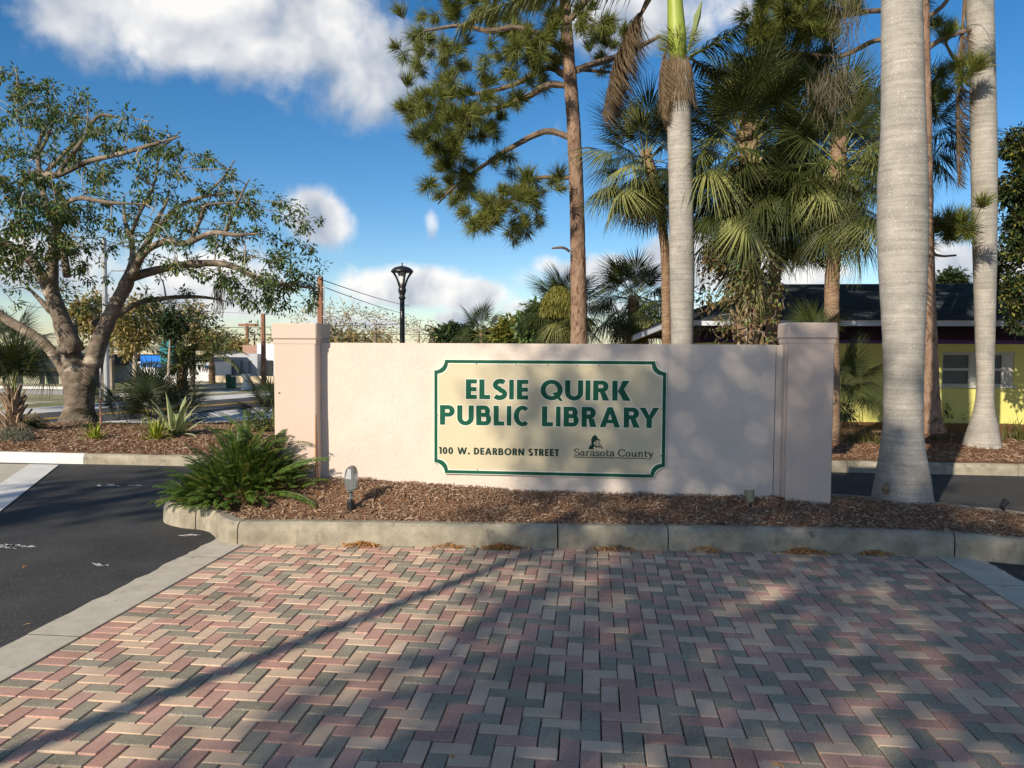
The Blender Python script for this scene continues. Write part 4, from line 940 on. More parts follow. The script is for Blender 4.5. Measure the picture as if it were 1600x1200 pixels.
hy = empty('utility_box', (at(358, 605, 32).x, 32, 0), 'pair of dark green utility pedestals on the grass verge', 'utility box')
for p, h in ((357, .55), (365, .45)):
    x = at(p, 600, 32).x; mb = MB(); mb.box((x - .09, 31.9, -.05), (x + .09, 32.1, h), bev=.02); mb.build('pedestal', M['hydrant'], hy)
YB3 = 34
pg = empty('house_building', (at(40, 600, YB3).x, YB3, 0), 'pale green low building with a dark eave behind the big tree', 'building')
bld_box(pg, 'wall', -120, 96, 572, 612, YB3, 8, M['green_wall'], -.1); bld_box(pg, 'roof', -140, 104, 556, 572, YB3 - .8, 10, M['shingle'])
for p0, p1 in ((20, 34), (62, 68), (76, 90)): bld_box(pg, 'window', p0, p1, 580, 600, YB3 - .04, .03, M['glass_dark'])
bld_box(pg, 'green_door', 73, 78, 583, 606, YB3 - .06, .05, M['hydrant'], 0)
lw = bld_box(None, 'low_wall', -60, 98, 606, 616, 27, .25, M['grey_panel'], -.1); tag(lw, 'low dark wall with pale coping behind the big tree', 'wall')
o = bld_box(lw, 'coping', -60, 98, 604.5, 606.6, 26.95, .35, M['pale_walk'])
# poles, signs and wires
def pole(name, px, pytop, pybot, Y, r_, m, label, cat, sides=8, zb=-.05):
    a = at(px, pytop, Y); b_ = at(px, pybot, Y); mb = MB(); mb.tube([(a.x, Y, zb), (a.x, Y, a.z)], [r_ * 1.12, r_ * .95], sides)
    return tag(mb.build(name, m), label, cat)
p = empty('utility_pole', (at(501, 505, 26).x, 26, 0), 'thick brown wooden pole with a pale conduit rising behind the left pillar', 'utility pole')
a = at(500.5, 432, 26); mb = MB(); mb.box((a.x - .085, 25.9, -.05), (a.x + .085, 26.07, a.z), bev=.015); mb.build('pole', M['wood_pole'], p)
mb = MB(); mb.tube([(a.x + .14, 25.95, -.05), (a.x + .135, 25.95, a.z - .25)], .025, 6); [mb.box((a.x + .08, 25.93, a.z - z), (a.x + .2, 25.97, a.z - z + .03)) for z in (.4, .9, 1.4)]; mb.build('conduit', M['silver_pole'], p)
up1 = pole('utility_pole', 411, 490, 600, 34, .11, M['wood_pole'], 'slim rust brown pole just left of the left pillar', 'utility pole')
sp_ = pole('street_pole', 162, 372, 612, 24, .085, M['silver_pole'], 'tall silver pole rising through the branches of the big tree', 'pole', 10)
up2_ = pole('utility_pole', 172, 505, 600, 30, .12, M['far_bark'], 'grey wooden pole standing among the ochre trees', 'utility pole')
up3 = empty('utility_pole', (at(386, 560, 60).x, 60, 0), 'far thin pole with a cross-arm above the grey building', 'utility pole')
a = at(386, 505, 60); mb = MB(); mb.tube([(a.x, 60, 0), (a.x, 60, a.z)], .13, 6); mb.build('pole', M['wood_pole'], up3); mb = MB(); mb.box((a.x - .7, 59.9, a.z - .25), (a.x + .95, 60.1, a.z - .05)); mb.build('cross_arm', M['wood_pole'], up3)
up4 = empty('utility_pole', (at(685, 530, 70).x, 70, 0), 'distant pale bracket pole beyond the bare trees right of the lamp', 'utility pole')
a = at(684.5, 508, 70); mb = MB(); mb.tube([(a.x, 70, 0), (a.x, 70, a.z)], .06, 6); mb.build('pole', M['silver_pole'], up4); mb = MB(); mb.box((a.x, 69.95, a.z - .1), (a.x + .95, 70.05, a.z)); mb.build('bracket', M['silver_pole'], up4)
g = gnd(157.5, 668, .2); Ys = g.y
st = empty('marker_stake', (g.x, Ys, .2), 'thin marker stake, red below and pale above, in front of the big tree', 'stake')
z1, z2 = at(157, 622, Ys).z, at(157, 575, Ys).z
mb = MB(); mb.tube([(g.x, Ys, .1), (g.x + .005, Ys, z1)], .018, 6); mb.build('lower_stake', M['rust_stake'], st); mb = MB(); mb.tube([(g.x + .005, Ys, z1), (g.x + .02, Ys, z2)], .016, 6); mb.build('upper_stake', M['pale_stake'], st)
ts = empty('shop_sign', (at(262, 560, 33).x, 33, 0), 'teal pylon sign on a thin teal post across the road', 'sign')
bld_box(ts, 'sign_panel', 250, 272, 541, 570, 33, .3, M['teal']); bld_box(ts, 'sign_top', 253, 265, 532, 541, 33.02, .26, M['teal']); a = at(261, 600, 33); mb = MB(); mb.tube([(a.x, 33.15, -.05), (a.x, 33.15, at(261, 480, 33).z)], .06, 8); mb.build('post', M['teal'], ts)
pole('post', 275, 579, 603, 34, .07, M['white_plastic'], 'short white bollard beside the teal sign', 'post')
def wire(p, q, sag, m, label, r_=.012):
    P = [p.lerp(q, t) - Vector((0, 0, sag * 4 * t * (1 - t))) for t in np.linspace(0, 1, 14)]; mb = MB(); mb.tube(P, r_, 4); return tag(mb.build('overhead_wire', m), label, 'wire', 'overhead wires along the road')
wire(at(-60, 210, 24), at(500, 436, 26), .25, M['wire'], 'dark cable sloping from the tree down to the wooden pole top')
wire(at(160, 374, 24), at(500, 448, 26), .2, M['wire'], 'dark cable from the silver pole to the wooden pole')
wire(at(500, 436, 26), at(640, 478, 60), .1, M['wire'], 'dark cable leaving the wooden pole behind the lamp', .016)
wire(at(500, 446, 26), at(640, 492, 60), .1, M['wire'], 'lower dark cable leaving the wooden pole behind the lamp', .016)
wire(at(120, 470, 44), at(520, 494, 48), .15, M['pale_wire'], 'pale cable crossing above the ochre trees', .026)
wire(at(180, 512, 50), at(640, 506, 60), .1, M['wire'], 'thin level cable in front of the far pole', .02)
wire(at(180, 520, 50), at(700, 522, 60), .1, M['wire'], 'lowest level cable behind the left pillar', .02)
wire(at(440, 528, 60), at(760, 505, 75), .2, M['pale_wire'], 'pale cable rising behind the bare trees', .026)

# ================================================================== PLANT KIT
def unit(v): v = np.asarray(v, float); return v / (np.linalg.norm(v, axis=-1, keepdims=True) + 1e-12)
def sph(r, n): return unit(r.normal(size=(n, 3)))
def limb(mb, pts, radii, n=5, sides=9, jit=.05, rng=None, m=0):
    P = spline([tuple(p) + (q,) for p, q in zip(pts, radii)], n); mb.tube(P[:, :3], np.maximum(P[:, 3], .004), sides, m, jit=jit, rng=rng)
    return [(P[i, :3], P[i, 3]) for i in range(len(P))]
def grow(mb, nodes, tips, r, rtip=.006, thick=.010, arch=.12, wig=.08, sides=5, m=0, maxr=.055, outward=None):
    """joins every tip to the nearest point of the skeleton, near tips first, so that limbs fork as they go out"""
    NP = np.array([n[0] for n in nodes]); NR = np.array([n[1] for n in nodes]); tips = np.asarray(tips, float)
    d0 = np.array([np.min(np.linalg.norm(NP - t, axis=1)) for t in tips]); order = np.argsort(d0); dirs = []
    for ti in order:
        t = tips[ti]; dd = np.linalg.norm(NP - t, axis=1)
        if outward is not None: dd = dd + .35 * np.maximum(0, np.linalg.norm(NP - outward, axis=1) - np.linalg.norm(t - outward))
        k = int(np.argmin(dd)); a = NP[k]; L = np.linalg.norm(t - a)
        if L < .03: dirs.append((t, np.array([0, 0, 1.]))); continue
        ns = max(3, min(8, int(L / .16) + 2)); u = (t - a) / L
        off = r.normal(0, wig * L, 3); off[2] += arch * L
        s = np.linspace(0, 1, ns); P = a + np.outer(s, t - a) + np.outer(np.sin(s * pi), off) + r.normal(0, .02 * L, (ns, 3)) * (np.sin(s * pi))[:, None]
        r0 = min(NR[k] * .75, rtip + thick * L, maxr); R_ = r0 + (rtip - r0) * s
        mb.tube(P, R_, sides, m, cap=False)
        NP = np.vstack([NP, P[1:]]); NR = np.concatenate([NR, R_[1:]]); dirs.append((t, unit(P[-1] - P[-2])))
    return dirs
def leaf_cluster(mb, dirs, r, n, spread, L0, L1, wr, droop=.5, m=0, fold=.2, along=.5, keep=1.0):
    T = np.array([d[0] for d in dirs]); D = np.array([d[1] for d in dirs])
    if keep < 1: q = r.uniform(size=len(T)) < keep; T, D = T[q], D[q]
    N = len(T) * n; idx = np.repeat(np.arange(len(T)), n); S = sph(r, N)
    scale = np.repeat(r.uniform(.7, 1.25, len(T)), n)[:, None]
    pos = T[idx] - D[idx] * r.uniform(0, along, (N, 1)) * spread * 2 + S * (r.uniform(0, 1, (N, 1)) ** .6) * spread * scale
    dr = unit(S * .8 + D[idx] * .5 + np.array([0, 0, -1]) * droop * r.uniform(.3, 1.4, (N, 1))); nr = unit(r.normal(0, .45, (N, 3)) + np.array([0, 0, 1]))
    L = r.uniform(L0, L1, N); mb.leaves(pos, dr, nr, L, L * wr, m, fold=fold)
def tufts(mb, dirs, r, n, L0, L1, w, m=0, upb=.25):
    """pine needle tufts: long thin needles fanning out round each twig end"""
    T = np.array([d[0] for d in dirs]); D = np.array([d[1] for d in dirs]); N = len(T) * n; idx = np.repeat(np.arange(len(T)), n)
    dr = unit(sph(r, N) * .75 + D[idx] * .75 + np.array([0, 0, upb])); pos = T[idx] - D[idx] * r.uniform(0, .16, (N, 1))
    L = r.uniform(L0, L1, N) * np.repeat(r.uniform(.8, 1.15, len(T)), n); mb.leaves(pos, dr, sph(r, N), L, w, m, fold=.0, wide=.35)
def in_poly_tips(poly, n, Y, sy, r, mind=.0, zmin=None):
    P = np.array(poly, float); out = []; lo, hi = P.min(0), P.max(0); tries = 0
    while len(out) < n and tries < n * 60:
        tries += 1; q = r.uniform(lo, hi)
        if not inside(np.array([q[0]]), np.array([q[1]]), P)[0]: continue
        y = Y + float(np.clip(r.normal(0, sy), -2.2 * sy, 2.2 * sy)); p = np.array(at(q[0], q[1], Y)); p[1] = y; p[0] += r.normal(0, .02)
        if mind and out and np.min(np.linalg.norm(np.array(out) - p, axis=1)) < mind: continue
        out.append(p)
    return np.array(out)
def pxl(pts, Y):      # [(px, py, half-width px, depth offset)] -> points, radii
    k = Y / FPX; P = []; Rr = []
    for q in pts:
        dy = q[3] if len(q) > 3 else 0; p = at(q[0], q[1], Y); P.append((p.x, Y + dy, p.z)); c_ = (q[0] - 800) / FPX; Rr.append(q[2] * k * cos(math.atan(c_)) / (cos(YAW) + c_ * sin(YAW)))
    return P, Rr
def strip(mb, base, az, el, L, w, curve=1.0, m=0, n=6, fold=.15, twist=0.0, shape=(.55, 1.0, .95, .75, .42, .03), me=None):
    """a strap leaf: starts at elevation el, bends down along its length; me = edge material"""
    p = np.array(base, float); V = []; e = el; h = np.array([cos(az), sin(az), 0]); sd_ = np.array([-sin(az), cos(az), 0]); st = L / (n - 1)
    for i in range(n):
        d = h * cos(e) + np.array([0, 0, sin(e)]); upv = np.cross(d, sd_) * -1; ww = w * np.interp(i / (n - 1), np.linspace(0, 1, len(shape)), shape) / 2
        s2 = sd_ * cos(twist * i / n) + upv * sin(twist * i / n)
        V += [p - s2 * ww + upv * ww * fold * 2, p - s2 * ww * .62 + upv * ww * fold, p + s2 * ww * .62 + upv * ww * fold, p + s2 * ww + upv * ww * fold * 2]
        p = p + d * st; e -= curve * (i + 1) / n / (n - 1) * 2
    for i in range(n - 1):
        a = 4 * i
        q = [(a, a + 1, a + 5, a + 4), (a + 1, a + 2, a + 6, a + 5), (a + 2, a + 3, a + 7, a + 6)]
        if i == 0: mb.add(V, q[1:2], m); off = mb.n - len(V)
        else: mb.f.append([off + k for k in q[1]]); mb.mi.append(m)
        for e_ in (q[0], q[2]): mb.f.append([off + k for k in e_]); mb.mi.append(m if me is None else me)
def fan_leaf(name, pet, Rf, nseg, spread, droop, fold, seed, m, mpet, split=.38):
    r = np.random.default_rng(seed); mb = MB()
    P = [(t * pet, 0, .10 * pet * sin(t * pi / 2) - .06 * pet * t * t) for t in np.linspace(0, 1, 5)]; mb.tube(P, np.linspace(.016, .008, 5), 5, 1)
    hx, hz = P[-1][0], P[-1][2]; dth = 2 * spread / nseg
    for k in range(nseg):
        th = -spread + dth * (k + .5); q = abs(th) / spread; c0 = .26 * Rf * (1 - q); L = Rf * (.60 + .40 * cos(th * .62)) * r.uniform(.9, 1.06); dr_ = droop * r.uniform(.75, 1.35); th += r.normal(0, .02)
        V = []
        for s in (.02, split, .74, 1.0):
            rr = s * L; x = hx + c0 + rr * cos(th); y = rr * sin(th); z = hz - dr_ * L * s ** 2.3 - fold * abs(y) - .10 * c0
            if s > split: z += r.normal(0, .012); y += r.normal(0, .012)
            wd = L * s * dth * .56 if s <= split else (L * split * dth * .56 * (.5 if s < 1 else .04)); nx_, ny_ = -sin(th) * wd, cos(th) * wd
            V += [(x - nx_, y - ny_, z), (x, y, z + wd * .5), (x + nx_, y + ny_, z)]
        mb.add(V, [(3 * i + j, 3 * i + j + 1, 3 * i + j + 4, 3 * i + j + 3) for i in range(3) for j in range(2)], 0)
    o = mb.build(name, [m, mpet]); d = o.data; bpy.data.objects.remove(o); return d
FAN = {}
def fan_set(key, m, pet=.62, Rf=.80):
    FAN[key + '_up'] = [fan_leaf('frond', pet, Rf, 46, R(122), .16, .14, s, m, M['fan_lime']) for s in (1, 2)]
    FAN[key + '_out'] = [fan_leaf('frond', pet, Rf, 46, R(104), .48, .38, s, m, M['fan_lime']) for s in (3, 4)]
    FAN[key + '_hang'] = [fan_leaf('frond', pet * .9, Rf * 1.05, 36, R(66), .2, .42, s, m, M['fan_lime']) for s in (5, 6)]
fan_set('g', M['fan_green']); fan_set('k', M['fan_shade']); fan_set('l', M['fan_lime']); fan_set('d', M['fan_dead'])
def frame(az, el, roll=0.0, pos=(0, 0, 0), s=1.0):
    X = Vector((cos(az) * cos(el), sin(az) * cos(el), sin(el))); Yv = Vector((-sin(az), cos(az), 0)); Z = X.cross(Yv)
    m = Matrix(((X.x, Yv.x, Z.x, 0), (X.y, Yv.y, Z.y, 0), (X.z, Yv.z, Z.z, 0), (0, 0, 0, 1)))
    return Matrix.Translation(pos) @ m @ Matrix.Rotation(roll, 4, 'X') @ Matrix.Scale(s, 4)
def fan_crown(root, top, n, rg, s=1.0, lime=.0, dead=3, lo=-72, name='frond', hi=82, skirt=.3):
    for i in range(n):
        f = (i + .5) / n; az = i * 2.39996 + rg.uniform(-.25, .25); el = R(hi + (lo - hi) * f ** .85 + rg.uniform(-8, 8))
        kind = '_up' if el > R(28) else ('_out' if el > R(-38) else '_hang'); key = 'l' if rg.random() < lime * (1.6 if f > .6 else .4) else 'g'
        inst(name, rg.choice(FAN[key + kind]), root, frame(az, el, rg.uniform(-.35, .35), Vector(top) + Vector((cos(az) * .07, sin(az) * .07, -skirt * s * (f if el > R(10) else rg.uniform(.1, 1)))), s * rg.uniform(.8, 1.15)))
    for i in range(dead):
        az = rg.uniform(0, 2 * pi); inst('dead_frond', rg.choice(FAN['d_hang']), root, frame(az, R(rg.uniform(-86, -66)), rg.uniform(-.5, .5), Vector(top) + Vector((cos(az) * .1, sin(az) * .1, -.35 * s)), s * rg.uniform(.8, 1.05)))
BOOT = None
def boots(root, P, rr, n, rg, name='leaf_base', s=1.0):
    global BOOT
    if BOOT is None:
        mb = MB(); mb.add([(-.055, 0, 0), (.055, 0, 0), (.04, -.03, .10), (-.04, -.03, .10), (.018, -.085, .26), (-.018, -.085, .26), (-.05, -.035, 0), (.05, -.035, 0), (.03, -.06, .10), (-.03, -.06, .10), (.012, -.11, .25), (-.012, -.11, .25)],
            [(0, 1, 2, 3), (3, 2, 4, 5), (7, 6, 9, 8), (8, 9, 11, 10), (0, 3, 9, 6), (3, 5, 11, 9), (2, 1, 7, 8), (4, 2, 8, 10), (5, 4, 10, 11), (1, 0, 6, 7)]); o = mb.build(name, M['boots']); BOOT = o.data; bpy.data.objects.remove(o)
    P = np.array([tuple(p) for p in P])
    for i in range(n):
        f = i / n * (len(P) - 1); k = min(int(f), len(P) - 2); p = P[k] + (P[k + 1] - P[k]) * (f - k); az = i * 2.39996 + rg.uniform(-.2, .2); rad = np.interp(f, range(len(rr)), rr)
        m4 = Matrix.Translation((p[0] + cos(az) * rad * .92, p[1] + sin(az) * rad * .92, p[2])) @ Matrix.Rotation(az + pi / 2, 4, 'Z') @ Matrix.Rotation(rg.uniform(-.1, .3), 4, 'X') @ Matrix.Rotation(rg.uniform(-.25, .25), 4, 'Y') @ Matrix.Scale(s * rg.uniform(.75, 1.15), 4)
        inst(name, BOOT, root, m4)
def royal_frond(name, L, leafL, n, seed, m, droop=1.25, start=0.0, w=.034, tf=.45):
    """feather frond: an arching rachis with long leaflets hanging from both sides"""
    r = np.random.default_rng(seed); mb = MB(); s = np.linspace(0, 1, 14); ang = start - droop * s ** 1.3; P = np.zeros((14, 3)); st = L / 13
    for i in range(1, 14): P[i] = P[i - 1] + st * np.array([cos(ang[i]), 0, sin(ang[i])])
    mb.tube(P, np.linspace(.028, .005, 14), 5, 1)
    for k in range(n):
        t = .12 + .87 * k / n; f = t * 13; i = min(int(f), 12); p = P[i] + (P[i + 1] - P[i]) * (f - i); T = unit(P[i + 1] - P[i])
        for sg in (-1, 1):
            l = leafL * (.55 + .45 * sin(pi * min(1, t * 1.15) ** .8)) * r.uniform(.8, 1.15); out = np.array([T[0] * tf, sg * r.uniform(.25 if tf > 1 else .45, 1), T[2] * tf + r.uniform(-.35, .45)]); out = unit(out)
            q = p.copy(); V = []; d = out.copy()
            for j, ww in enumerate((.5, 1, .85, .08)):
                sdv = unit(np.cross(d, np.array([.2, 0, 1.])) + r.normal(0, .05, 3)) * w * ww / 2; V += [q - sdv, q + sdv]; q = q + d * l / 3; d = unit(d + np.array([.0, 0, -.62]))
            mb.add(V, [(2 * j, 2 * j + 1, 2 * j + 3, 2 * j + 2) for j in range(3)], 0)
    o = mb.build(name, [m, M['fan_lime'] if m != M['fan_dead'] else M['fan_dead']]); d = o.data; bpy.data.objects.remove(o); return d
RF = [royal_frond('frond', 3.1, .62, 70, s, M['frond_royal']) for s in (1, 2)]
RFD = [royal_frond('dead_frond', 1.35, .42, 70, s, M['fan_dead'], .5, 0, .018, 1.3) for s in (5, 6)]
RFG = [royal_frond('frond', 1.0, .34, 40, 9, M['fan_green'], .35, 0, .024)]

# ================================================================== ROYAL PALMS
def royal(px_rows, Y, label, ztop, seed, hook=None, shaft=None):
    rows, rad = pxl(px_rows, Y); base = Vector(rows[-1]); P = [Vector(p) for p in rows[::-1]]; rr = rad[::-1]
    root = empty('royal_palm', (base.x, Y, base.z - .05), label, 'palm tree', 'royal palms around the library sign')
    d = (P[-1] - P[-2]).normalized() if shaft is None else None
    if shaft is None:
        while P[-1].z < ztop: P.append(P[-1] + d * .5); rr.append(rr[-1] * .975)
    P[0] = P[0] - Vector((0, 0, .12)); Q = spline([tuple(p) + (q,) for p, q in zip(P, rr)], 10); r = np.random.default_rng(seed)
    mb = MB(); sides = 28; a = np.arange(sides) * 2 * pi / sides
    V = []
    for i, q in enumerate(Q):
        h = q[2] - base.z; flare = .10 * max(0, 1 - h / .42) ** 2
        rd = q[3] * (1 + .012 * np.sin(3 * a + h) + flare * np.maximum(0, np.sin(7 * a + seed)) + .010 * sin(i * 2.4)) + r.uniform(-.0015, .0015, sides)
        V.append(np.stack([q[0] + rd * np.cos(a), q[1] + rd * np.sin(a), np.full(sides, q[2])], 1))
    F = [(i * sides + k, i * sides + (k + 1) % sides, (i + 1) * sides + (k + 1) % sides, (i + 1) * sides + k) for i in range(len(Q) - 1) for k in range(sides)]
    mb.add(np.concatenate(V), F); mb.build('trunk', M['trunk_palm'], root, smooth=True)
    return root, Vector(Q[-1][:3]), Q[-1][3]
def royal_crown(root, top, rt_, seed, shaft_h=1.5, n=12, s=1.0):
    rg = random.Random(seed); mb = MB(); z = [0, .15, .5, .85, 1.0]; rr = [1.02, 1.12, .95, .62, .45]
    mb.tube([top + Vector((0, 0, shaft_h * t - .05)) for t in z], [rt_ * q for q in rr], 20); mb.build('crownshaft', M['crownshaft'], root, smooth=True)
    tp = top + Vector((0, 0, shaft_h * .93))
    for i in range(n):
        az = i * 2.39996 + rg.uniform(-.2, .2); el = R(78 - 70 * i / n); inst('frond', rg.choice(RF), root, frame(az, el, rg.uniform(-.3, .3), tp, s * rg.uniform(.9, 1.05)))
    return tp
big, tB, rB = royal([(1409, 0, 32), (1411, 200, 36), (1409.5, 300, 40.5), (1410, 400, 40), (1411.5, 540, 33.5), (1411, 650, 32), (1410.5, 700, 36.5), (1411.5, 750, 45), (1412.5, 781, 50)], 8.25, 'thick pale royal palm swollen at its base, on the mulch right of the wall', 10.2, 1)
royal_crown(big, tB, rB, 3)
sec, tS, rS = royal([(1530, 0, 23), (1535, 100, 21), (1537.5, 250, 21.5), (1538.5, 400, 19.5), (1539, 500, 17), (1539.5, 600, 14.5), (1538, 640, 17.5), (1537, 665, 24), (1535, 692, 32)], gnd(1535, 690, .3).y, 'slimmer royal palm with a hanging brown frond, in front of the yellow building', 8.8, 2)
royal_crown(sec, tS, rS, 5)
Ys = gnd(1535, 690, .3).y
p = at(1508, -6, Ys); k = Ys / FPX
hd = royal_frond('dead_frond', 270 * k, .46, 190, 31, M['fan_dead'], .12, 0, .016, 1.7); inst('dead_frond', hd, sec, frame(R(200), R(-86), .3, p, 1.0))
# small knot and lichen blotches near the foot of the big trunk
g = at(1383, 765, 8.0); mb = MB(); mb.tube([(g.x + .03, 8.06, g.z - .05), (g.x + .02, 8.045, g.z), (g.x + .035, 8.07, g.z + .06)], [.02, .035, .012], 9); mb.build('scar', M['boots'], big)
YC = 12.4
cen, tC, rC = royal([(1061, 160, 19), (1064, 300, 19), (1065.5, 430, 19.5), (1065.5, 535, 17.5), (1065.5, 640, 20), (1066, 690, 27)], YC, 'pale royal palm with a green crownshaft standing behind the sign wall', 0, 4, shaft=1)
k = YC / FPX
p0, p1, p2 = at(1062, 162, YC), at(1060, 98, YC), at(1054, -8, YC)
p3 = at(1051, -60, YC)
mb = MB(); mb.tube([p0, p0.lerp(p1, .5), p1], [19 * k, 21 * k, 14.5 * k], 20); mb.build('old_sheath', M['trunk_palm'], cen, smooth=True)
mb = MB(); mb.tube([p1 - Vector((0, 0, .05)), p1.lerp(p2, .4), p2, p3], [12.5 * k, 14 * k, 11 * k, 7 * k], 20); mb.build('crownshaft', M['crownshaft'], cen, smooth=True)
rg = random.Random(12)
# fibres hanging round the collar
r = np.random.default_rng(3); n = 900; a = r.uniform(0, 2 * pi, n); tt = r.uniform(0, 1, n); mb = MB()
pos = np.stack([p1.x + np.cos(a) * (13 + 9 * tt) * k, YC + np.sin(a) * (13 + 9 * tt) * k, p1.z + .12 - tt * .62], 1); mb.leaves(pos, np.stack([np.cos(a) * .35, np.sin(a) * .35, -np.ones(n)], 1), np.stack([np.cos(a), np.sin(a), np.zeros(n)], 1), r.uniform(.18, .42, n), .012)
mb.build('hanging_fibres', M['fan_dead'], cen)
mb = MB(); pos[:, 2] = p1.z + .05 + tt * .38; pos[:, :2] = np.stack([p1.x + np.cos(a) * 15 * k, YC + np.sin(a) * 15 * k], 1); q = slice(0, 420); mb.leaves(pos[q], np.stack([np.cos(a), np.sin(a), .35 * np.ones(n)], 1)[q], r.normal(size=(n, 3))[q], r.uniform(.12, .3, n)[q], .010); mb.build('flower_stalks', M['fan_lime'], cen)
mesh = royal_frond('dead_frond', 190 * k, .80, 240, 41, M['fan_dead'], .35, 0, .018, 1.4); inst('dead_frond', mesh, cen, frame(R(170), R(-66), .6, at(1012, -4, YC + .15), .92)); inst('dead_frond', mesh, cen, frame(R(192), R(-58), .2, at(1020, -8, YC), 1.0)); inst('dead_frond', mesh, cen, frame(R(215), R(-74), .4, at(1045, 60, YC), .62)); inst('dead_frond', mesh, cen, frame(R(250), R(-80), -.3, p1, .55)); inst('dead_frond', mesh, cen, frame(R(150), R(-76), .1, p1, .5))
mesh = royal_frond('dead_frond', 88 * k, .42, 60, 43, M['fan_green'], -.25, 0, .022); inst('dead_frond', mesh, cen, frame(R(-12), R(20), .1, at(1078, 88, YC), 1.0)); inst('dead_frond', mesh, cen, frame(R(30), R(-20), .3, at(1076, 90, YC), .8))
a_, b_ = at(1072, 86, YC), at(1097, 0, YC); mb = MB(); mb.tube([a_, a_.lerp(b_, .35) + Vector((.02, 0, 0)), a_.lerp(b_, .7), b_], [.012, .03, .055, .004], 7); mb.build('flower_sheath', M['agave_green'], cen)
for az, el, rl in ((176, 26, .0), (160, 44, .2), (200, 52, -.2), (230, 64, .1), (10, 50, 0), (330, 58, .2), (60, 62, 0), (100, 74, 0), (280, 76, .1)):
    inst('frond', rg.choice(RF), cen, frame(R(az), R(el), rl, p3, 1.0))
low_f = royal_frond('frond', 330 * k, .66, 120, 77, M['frond_royal'], .62, 0, .026); inst('frond', low_f, cen, frame(R(186), R(5), 0, at(1050, -26, YC - .2), 1.0)); inst('frond', low_f, cen, frame(R(200), R(14), .1, at(1050, -34, YC - .2), .95))

# ================================================================== PINES
def pine(name, label, trunk, Y, branches, polys, ntip, nneedle, seed, mneed, sy=.8, L=(.24, .36), w=.011, base_z=.1):
    r = np.random.default_rng(seed); P, Rr = pxl(trunk, Y); root = empty(name, (P[-1][0], Y, base_z), label, 'pine tree')
    mb = MB(); nodes = limb(mb, P[::-1], Rr[::-1], 12, 14, .05, r); mb.build('trunk', M['pine_bark'], root, smooth=True)
    bb = MB(); bn = []
    for bsp in branches:
        Pq, Rq = pxl(bsp, Y); bn += limb(bb, Pq, Rq, 5, 7, .12, r)
    tips = np.concatenate([in_poly_tips(pp, n_, Y + dy, sy, r) for pp, n_, dy in polys])
    dirs = grow(bb, bn, tips, r, .005, .011, .05, .10, 5, maxr=.03); tag(bb.build('branches', M['pine_twig'], root), kind='stuff')
    nb = MB(); tufts(nb, dirs, r, nneedle, L[0], L[1], w); nb.build('needles', mneed, root); return root
pine('slash_pine', 'tall pine with a straight red brown trunk and needle clumps on its left',
     [(878, -260, 5), (880, -120, 8), (883, 0, 8.5), (886, 60, 9.5), (893, 150, 10.5), (899, 250, 11), (903, 400, 12), (905, 540, 13.5), (906, 690, 17)], 16.0,
     [[(886, 134, 5.5), (857, 133, 5.5), (820, 153, 5), (776, 169, 4), (745, 177, 3.2), (701, 181, 2)], [(892, 216, 5), (857, 205, 5), (820, 219, 4.4), (782, 241, 3.8), (745, 266, 3), (707, 294, 2.2), (684, 319, 1.2)],
      [(895, 278, 4), (864, 277, 3.4), (832, 281, 3), (807, 306, 2.5), (770, 345, 1.4)], [(889, 122, 5.5), (854, 100, 5, .2), (807, 119, 4.4, .4), (760, 131, 3.4, .5), (714, 134, 2, .6)],
      [(886, 84, 5.5), (851, 66, 5, -.3), (807, 59, 4.4, -.5), (770, 67, 3.8, -.6), (729, 62, 3, -.7), (676, 73, 1.6, -.8)], [(901, 109, 5.5), (942, 84, 5, .4), (982, 59, 4.4, .8), (1039, 19, 3, 1.2)],
      [(892, 40, 5, -.3), (920, 15, 4.4, -.5), (960, -10, 3.4, -.7)], [(898, 92, 3, .6), (976, 87, 2, 1)], [(884, 10, 4.4, -.4), (800, -10, 4, -.9), (700, 10, 2.5, -1.2)], [(884, -20, 4, .5), (790, -40, 3, .9), (690, -20, 2, 1.0)],
      [(890, 393, 2.2), (880, 387, 2), (862, 388, 1.5)], [(880, -120, 4), (820, -170, 3), (740, -190, 2)], [(880, -140, 4), (940, -190, 3), (1000, -200, 2)]],
     [([(640, -20), (634, 120), (645, 215), (690, 250), (760, 235), (800, 190), (830, 150), (880, 110), (885, -20)], 205, 0), ([(645, 150), (640, 205), (690, 262), (750, 255), (760, 190)], 42, -.1),
      ([(680, 270), (682, 330), (715, 312), (745, 275), (720, 250)], 24, 0), ([(735, 335), (745, 372), (800, 372), (845, 325), (838, 275), (800, 300)], 54, 0), ([(862, 285), (864, 305), (880, 300), (880, 282)], 4, 0),
      ([(900, 20), (905, 75), (960, 100), (985, 70), (970, 20)], 24, .5), ([(690, -240), (680, -20), (880, -20), (1010, -60), (1000, -260)], 90, 0), ([(780, 250), (790, 270), (812, 262), (800, 246)], 4, 0)],
     0, 165, 21, M['needles'])
